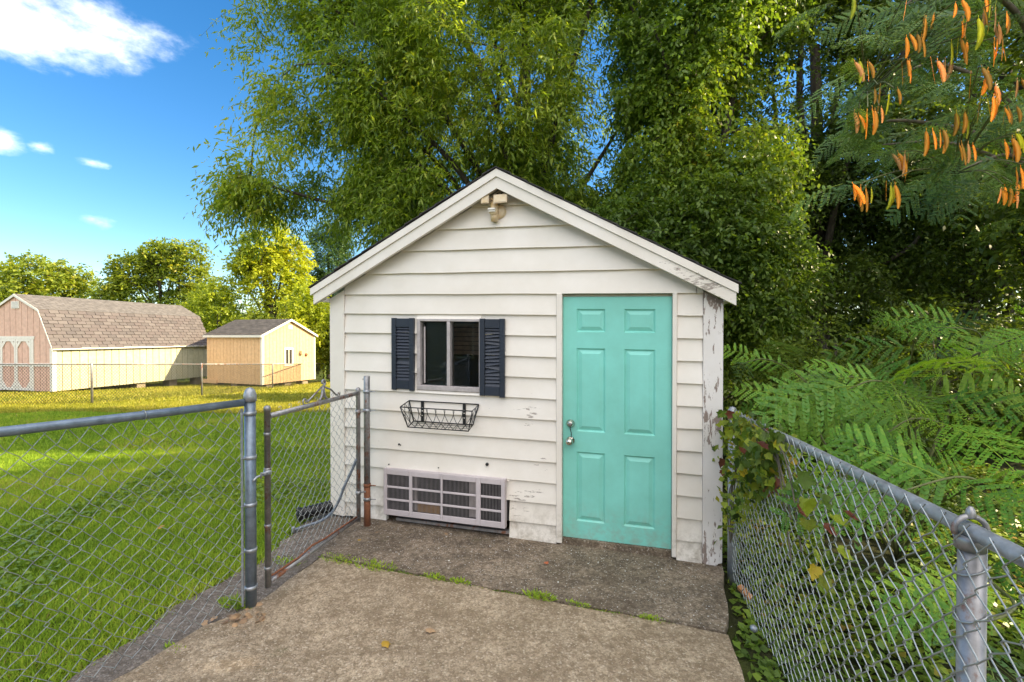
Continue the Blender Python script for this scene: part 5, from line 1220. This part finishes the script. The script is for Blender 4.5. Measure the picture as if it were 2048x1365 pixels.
tag(grass(70000, (-15, 1), (11, 14), .08, .017, 'lawn_grass', 2.5, LGf), 'lawn grass tinted sunlit yellow before the distant fence', 'grass', kind='stuff')
tag(grass(120000, (-28, -4), (14, 28), .11, .03, 'lawn_grass', 3., LGf), 'sunlit grass around the storage sheds', 'grass', kind='stuff')
# broad weeds among the grass
P = lawn_pts(7000, (-4.5, -1.5), (2.0, 6.5)); P = P[pn(np.c_[P, np.zeros(len(P))], 1.4, 6) > .22]; n = len(P)
tag(leaf_mesh('lawn_clover', np.c_[P, np.array([gz(x, y) for x, y in P]) + .045 + .02 * rng.random(n)], nrm(rng.normal(size=(n, 3)) * (1, 1, .3)), nrm(rng.normal(size=(n, 3)) * .4 + (0, 0, 1)), .03 + .025 * rng.random(n), .03 + .015 * rng.random(n), 0.35 + .25 * rng.random(n), LI), 'patches of broad-leaved clover in the lawn near the drain pipe', 'clover', kind='stuff')
# weed tufts in the joint and along the path edge
def tuft(x, y, r_, n, lab, z0=-.03, h=.05):
    n = int(n * 1.6); a = rng.uniform(0, 6.28, n); rr = r_ * rng.random(n) ** .7; e = (1.0, .45)
    P = np.c_[rr * np.cos(a) * e[0], rr * np.sin(a) * e[1] - rr * np.cos(a) * .32, np.zeros(n)]
    o_ = leaf_mesh('weed_tuft', P, nrm(np.c_[P[:, :2] / r_ * .9 + rng.normal(size=(n, 2)) * .5, np.ones(n) * .8]), nrm(rng.normal(size=(n, 3))), h * .75 * (.4 + .8 * rng.random(n)), .005 + .006 * rng.random(n), .5 + .2 * rng.normal(size=n), LGr)
    o_.location = (x, y, z0); tag(o_, lab, 'weed')
jx = lambda x: 3.61 + (x + 1.49) * (2.705 - 3.61) / (1.255 + 1.49)
tuft(-1.33, jx(-1.33), .16, 120, 'grassy weed tuft in the slab joint beside the gate', -.03, .04); tuft(-1.02, jx(-1.02), .17, 130, 'long grassy weed tuft in the slab joint below the air conditioner', -.03, .045)
tuft(-.55, jx(-.55), .08, 60, 'small weed tuft in the slab joint below the air conditioner edge', -.035, .04); tuft(-.36, jx(-.36), .07, 60, 'round weed tuft in the slab joint left of the door', -.035, .045)
tuft(.18, jx(.18), .10, 90, 'bushiest weed tuft in the slab joint in front of the door', -.04, .06); tuft(.42, jx(.42), .08, 50, 'thin weed tuft right of the bushiest one in the joint', -.04, .03); tuft(.85, jx(.85), .07, 70, 'flat dry weed tuft in the joint near the silver fence', -.045, .025)
tuft(-1.78, 2.98, .12, 130, 'green weed clump at the foot of the domed fence post', -.045, .07); tuft(-1.72, 3.55, .13, 80, 'sparse weed clump under the gate', -.045, .05); tuft(-1.86, 2.55, .08, 50, 'little weed clump on the gravel along the grey fence', -.045, .04)
# moss line in the joint
P = np.c_[rng.uniform(-1.45, 1.2, 2600), np.zeros(2600)]; P[:, 1] = jx(P[:, 0]) + rng.normal(size=2600) * .012; k_ = pn(np.c_[P, np.zeros(2600)], 4, 2) > -.2; P = P[k_]; n = len(P)
tag(leaf_mesh('joint_moss', np.c_[P, -.034 - .0085 * (P[:, 0] + 1.7)], nrm(rng.normal(size=(n, 3)) * (1, 1, .6)), nrm(rng.normal(size=(n, 3)) + (0, 0, 1)), .012 + .014 * rng.random(n), .004 + .006 * rng.random(n), .55 + .25 * rng.normal(size=n), LI), 'line of moss and dry bits in the joint between the slabs', 'moss', kind='stuff')
# fallen leaves and flakes
for i, nm_c in enumerate((('dry_tan_leaf', (.34,.22,.12)), ('gold_leaf', (.58,.36,.04)), ('rust_red_leaf', (.36,.10,.04)))):
    o_ = lobed(1).build(nm_c[0], flat_leaf_mat(nm_c[0], nm_c[1], .1), fixn=False); VL.append(o_.data); bpy.data.objects.remove(o_)
def gp_(px, py, z=-.03): 
    t_ = (1.69 - z) * 930 / (py - 672); return ((px - 1024) / 930 * t_, t_, z)
for (px, py, k, s_, lab) in ((768,1290,6,.05,'golden fallen leaf lying alone on the front slab'), (853,1264,5,.055,'pale tan fallen leaf lying on the front slab'), (715,1085,6,.03,'small gold fallen leaf on the stained slab near the gate post'), (755,1068,5,.03,'small tan fallen leaf on the stained slab near the air conditioner'), (1096,1129,7,.035,'rust red fallen leaf on the stained slab before the door'), (890,1070,5,.028,'little tan leaf under the air conditioner'), (322,1066,6,.06,'yellow leaf lying on the lawn behind the grey fence')):
    x, y, z = gp_(px, py); o_ = link('fallen_leaf', VL[k], None, (x, y, z + (.05 if px < 400 else .012)), (R(random.uniform(-12, 12)), R(random.uniform(-12, 12)), random.uniform(0, 6)), s_); tag(o_, lab, 'leaf')
lp = thing('leaf_litter', 'heap of dry tan leaves at the foot of the domed post', 'leaves', (-1.64, 2.82, -.035))
for k in range(26): link('dry_leaf', VL[5], lp, (random.gauss(0, .08), random.gauss(0, .05) - .0, random.uniform(.002, .022)), (R(random.uniform(-35, 35)), R(random.uniform(-35, 35)), random.uniform(0, 6)), random.uniform(.025, .05))
x, y, z = gp_(1492, 1197, -.08); b = MB(); b.add([(-.02,-.045,.0),(.02,-.045,.0),(.024,.045,.012),(-.016,.045,.012),(-.02,-.045,.022),(.02,-.045,.020),(.024,.045,.034),(-.016,.045,.036),(.0,-.062,.008)], [(0,3,2,1),(4,5,6,7),(1,2,6,5),(2,3,7,6),(3,0,4,7),(0,1,8),(4,8,5),(0,8,4),(1,5,8)])
o_ = b.build('brick_chip', simple('terracotta', (.48,.21,.08), .8)); o_.location = (x, y, z + .02); o_.rotation_euler = (.2, -.25, .35); tag(o_, 'orange terracotta brick chip in the weeds by the silver fence', 'brick')
x, y, z = gp_(1508, 1268, -.09); b = MB(); b.lathe([(.008,0),(.02,.006),(.024,.02),(.014,.033),(.003,.037)], 7); o_ = b.build('crumpled_foil', M['galv']); o_.location = (x, y, z + .01); o_.rotation_euler = (.4, .3, 0); tag(o_, 'crumpled silvery scrap in the weeds between slab and silver fence', 'litter')
# paint flakes fallen on the pad
n = 420; P = np.c_[rng.uniform(-1.35, 1.35, n), np.zeros(n)]; wl = 3.95 - (P[:, 0]) * .2885; P[:, 1] = wl - .08 - rng.random(n) ** 1.6 * .75
P = P[P[:, 1] > jx(P[:, 0]) + .03]; n = len(P)
m, t, p, o = new_mat('paint_flake'); p.inputs['Base Color'].default_value = (.78,.76,.72,1); p.inputs['Roughness'].default_value = .6
tag(leaf_mesh('paint_flakes', np.c_[P, -.018 - .011 * (P[:, 0] + 1.7) + .004], nrm(rng.normal(size=(n, 3)) * (1, 1, .05)), nrm(rng.normal(size=(n, 3)) * .15 + (0, 0, 1)), .004 + .014 * rng.random(n) ** 3, .004 + .009 * rng.random(n) ** 2, rng.random(n), m), 'white paint flakes scattered on the stained slab', 'paint flakes', kind='stuff')

# ------------------------------------------------------------------ neighbouring house behind the viewer (seen only in the shed window)
hs_ = thing('house', 'tan sided house standing behind the viewer, reflected in the shed window', 'house', (-6, -5.2, -.08))
M['siding'] = simple('tan_vinyl_siding', (.34,.24,.17), .6, var=.12)
b = MB(); b.box(-8, 6, -7, -.06, 0, 3.0); b.build('wall', M['siding'], hs_)
for k in range(19):
    b = MB(); b.add([(-8,-.012,k*.157),(6,-.012,k*.157),(6,-.045,k*.157+.165),(-8,-.045,k*.157+.165),(-8,-.059,k*.157),(6,-.059,k*.157),(6,-.059,k*.157+.165),(-8,-.059,k*.157+.165)], [(0,1,2,3),(0,4,5,1),(1,5,6,2),(2,6,7,3),(3,7,4,0)]); b.build('siding_course', M['siding'], hs_)
b = MB(); b.add([(-8.4,.4,2.95),(6.4,.4,2.95),(6.4,-3.5,5.0),(-8.4,-3.5,5.0),(-8.4,-7.4,2.95),(6.4,-7.4,2.95),(-8.4,.4,3.05),(6.4,.4,3.05),(6.4,-3.5,5.1),(-8.4,-3.5,5.1),(-8.4,-7.4,3.05),(6.4,-7.4,3.05)], [(0,1,2,3),(3,2,5,4),(6,9,8,7),(9,10,11,8),(0,6,7,1),(4,5,11,10),(0,3,9,6),(3,4,10,9),(1,7,8,2),(2,8,11,5)]); b.build('roof', M['shingle_dark'], hs_)
b = MB(); b.box(-2.5, -1.3, -.004, .03, 1.0, 2.2); hw = b.build('window', M['wtrim'], hs_)
b = MB(); b.box(-2.42, -1.38, .031, .036, 1.08, 2.12); b.build('pane', M['farglass'], hw)
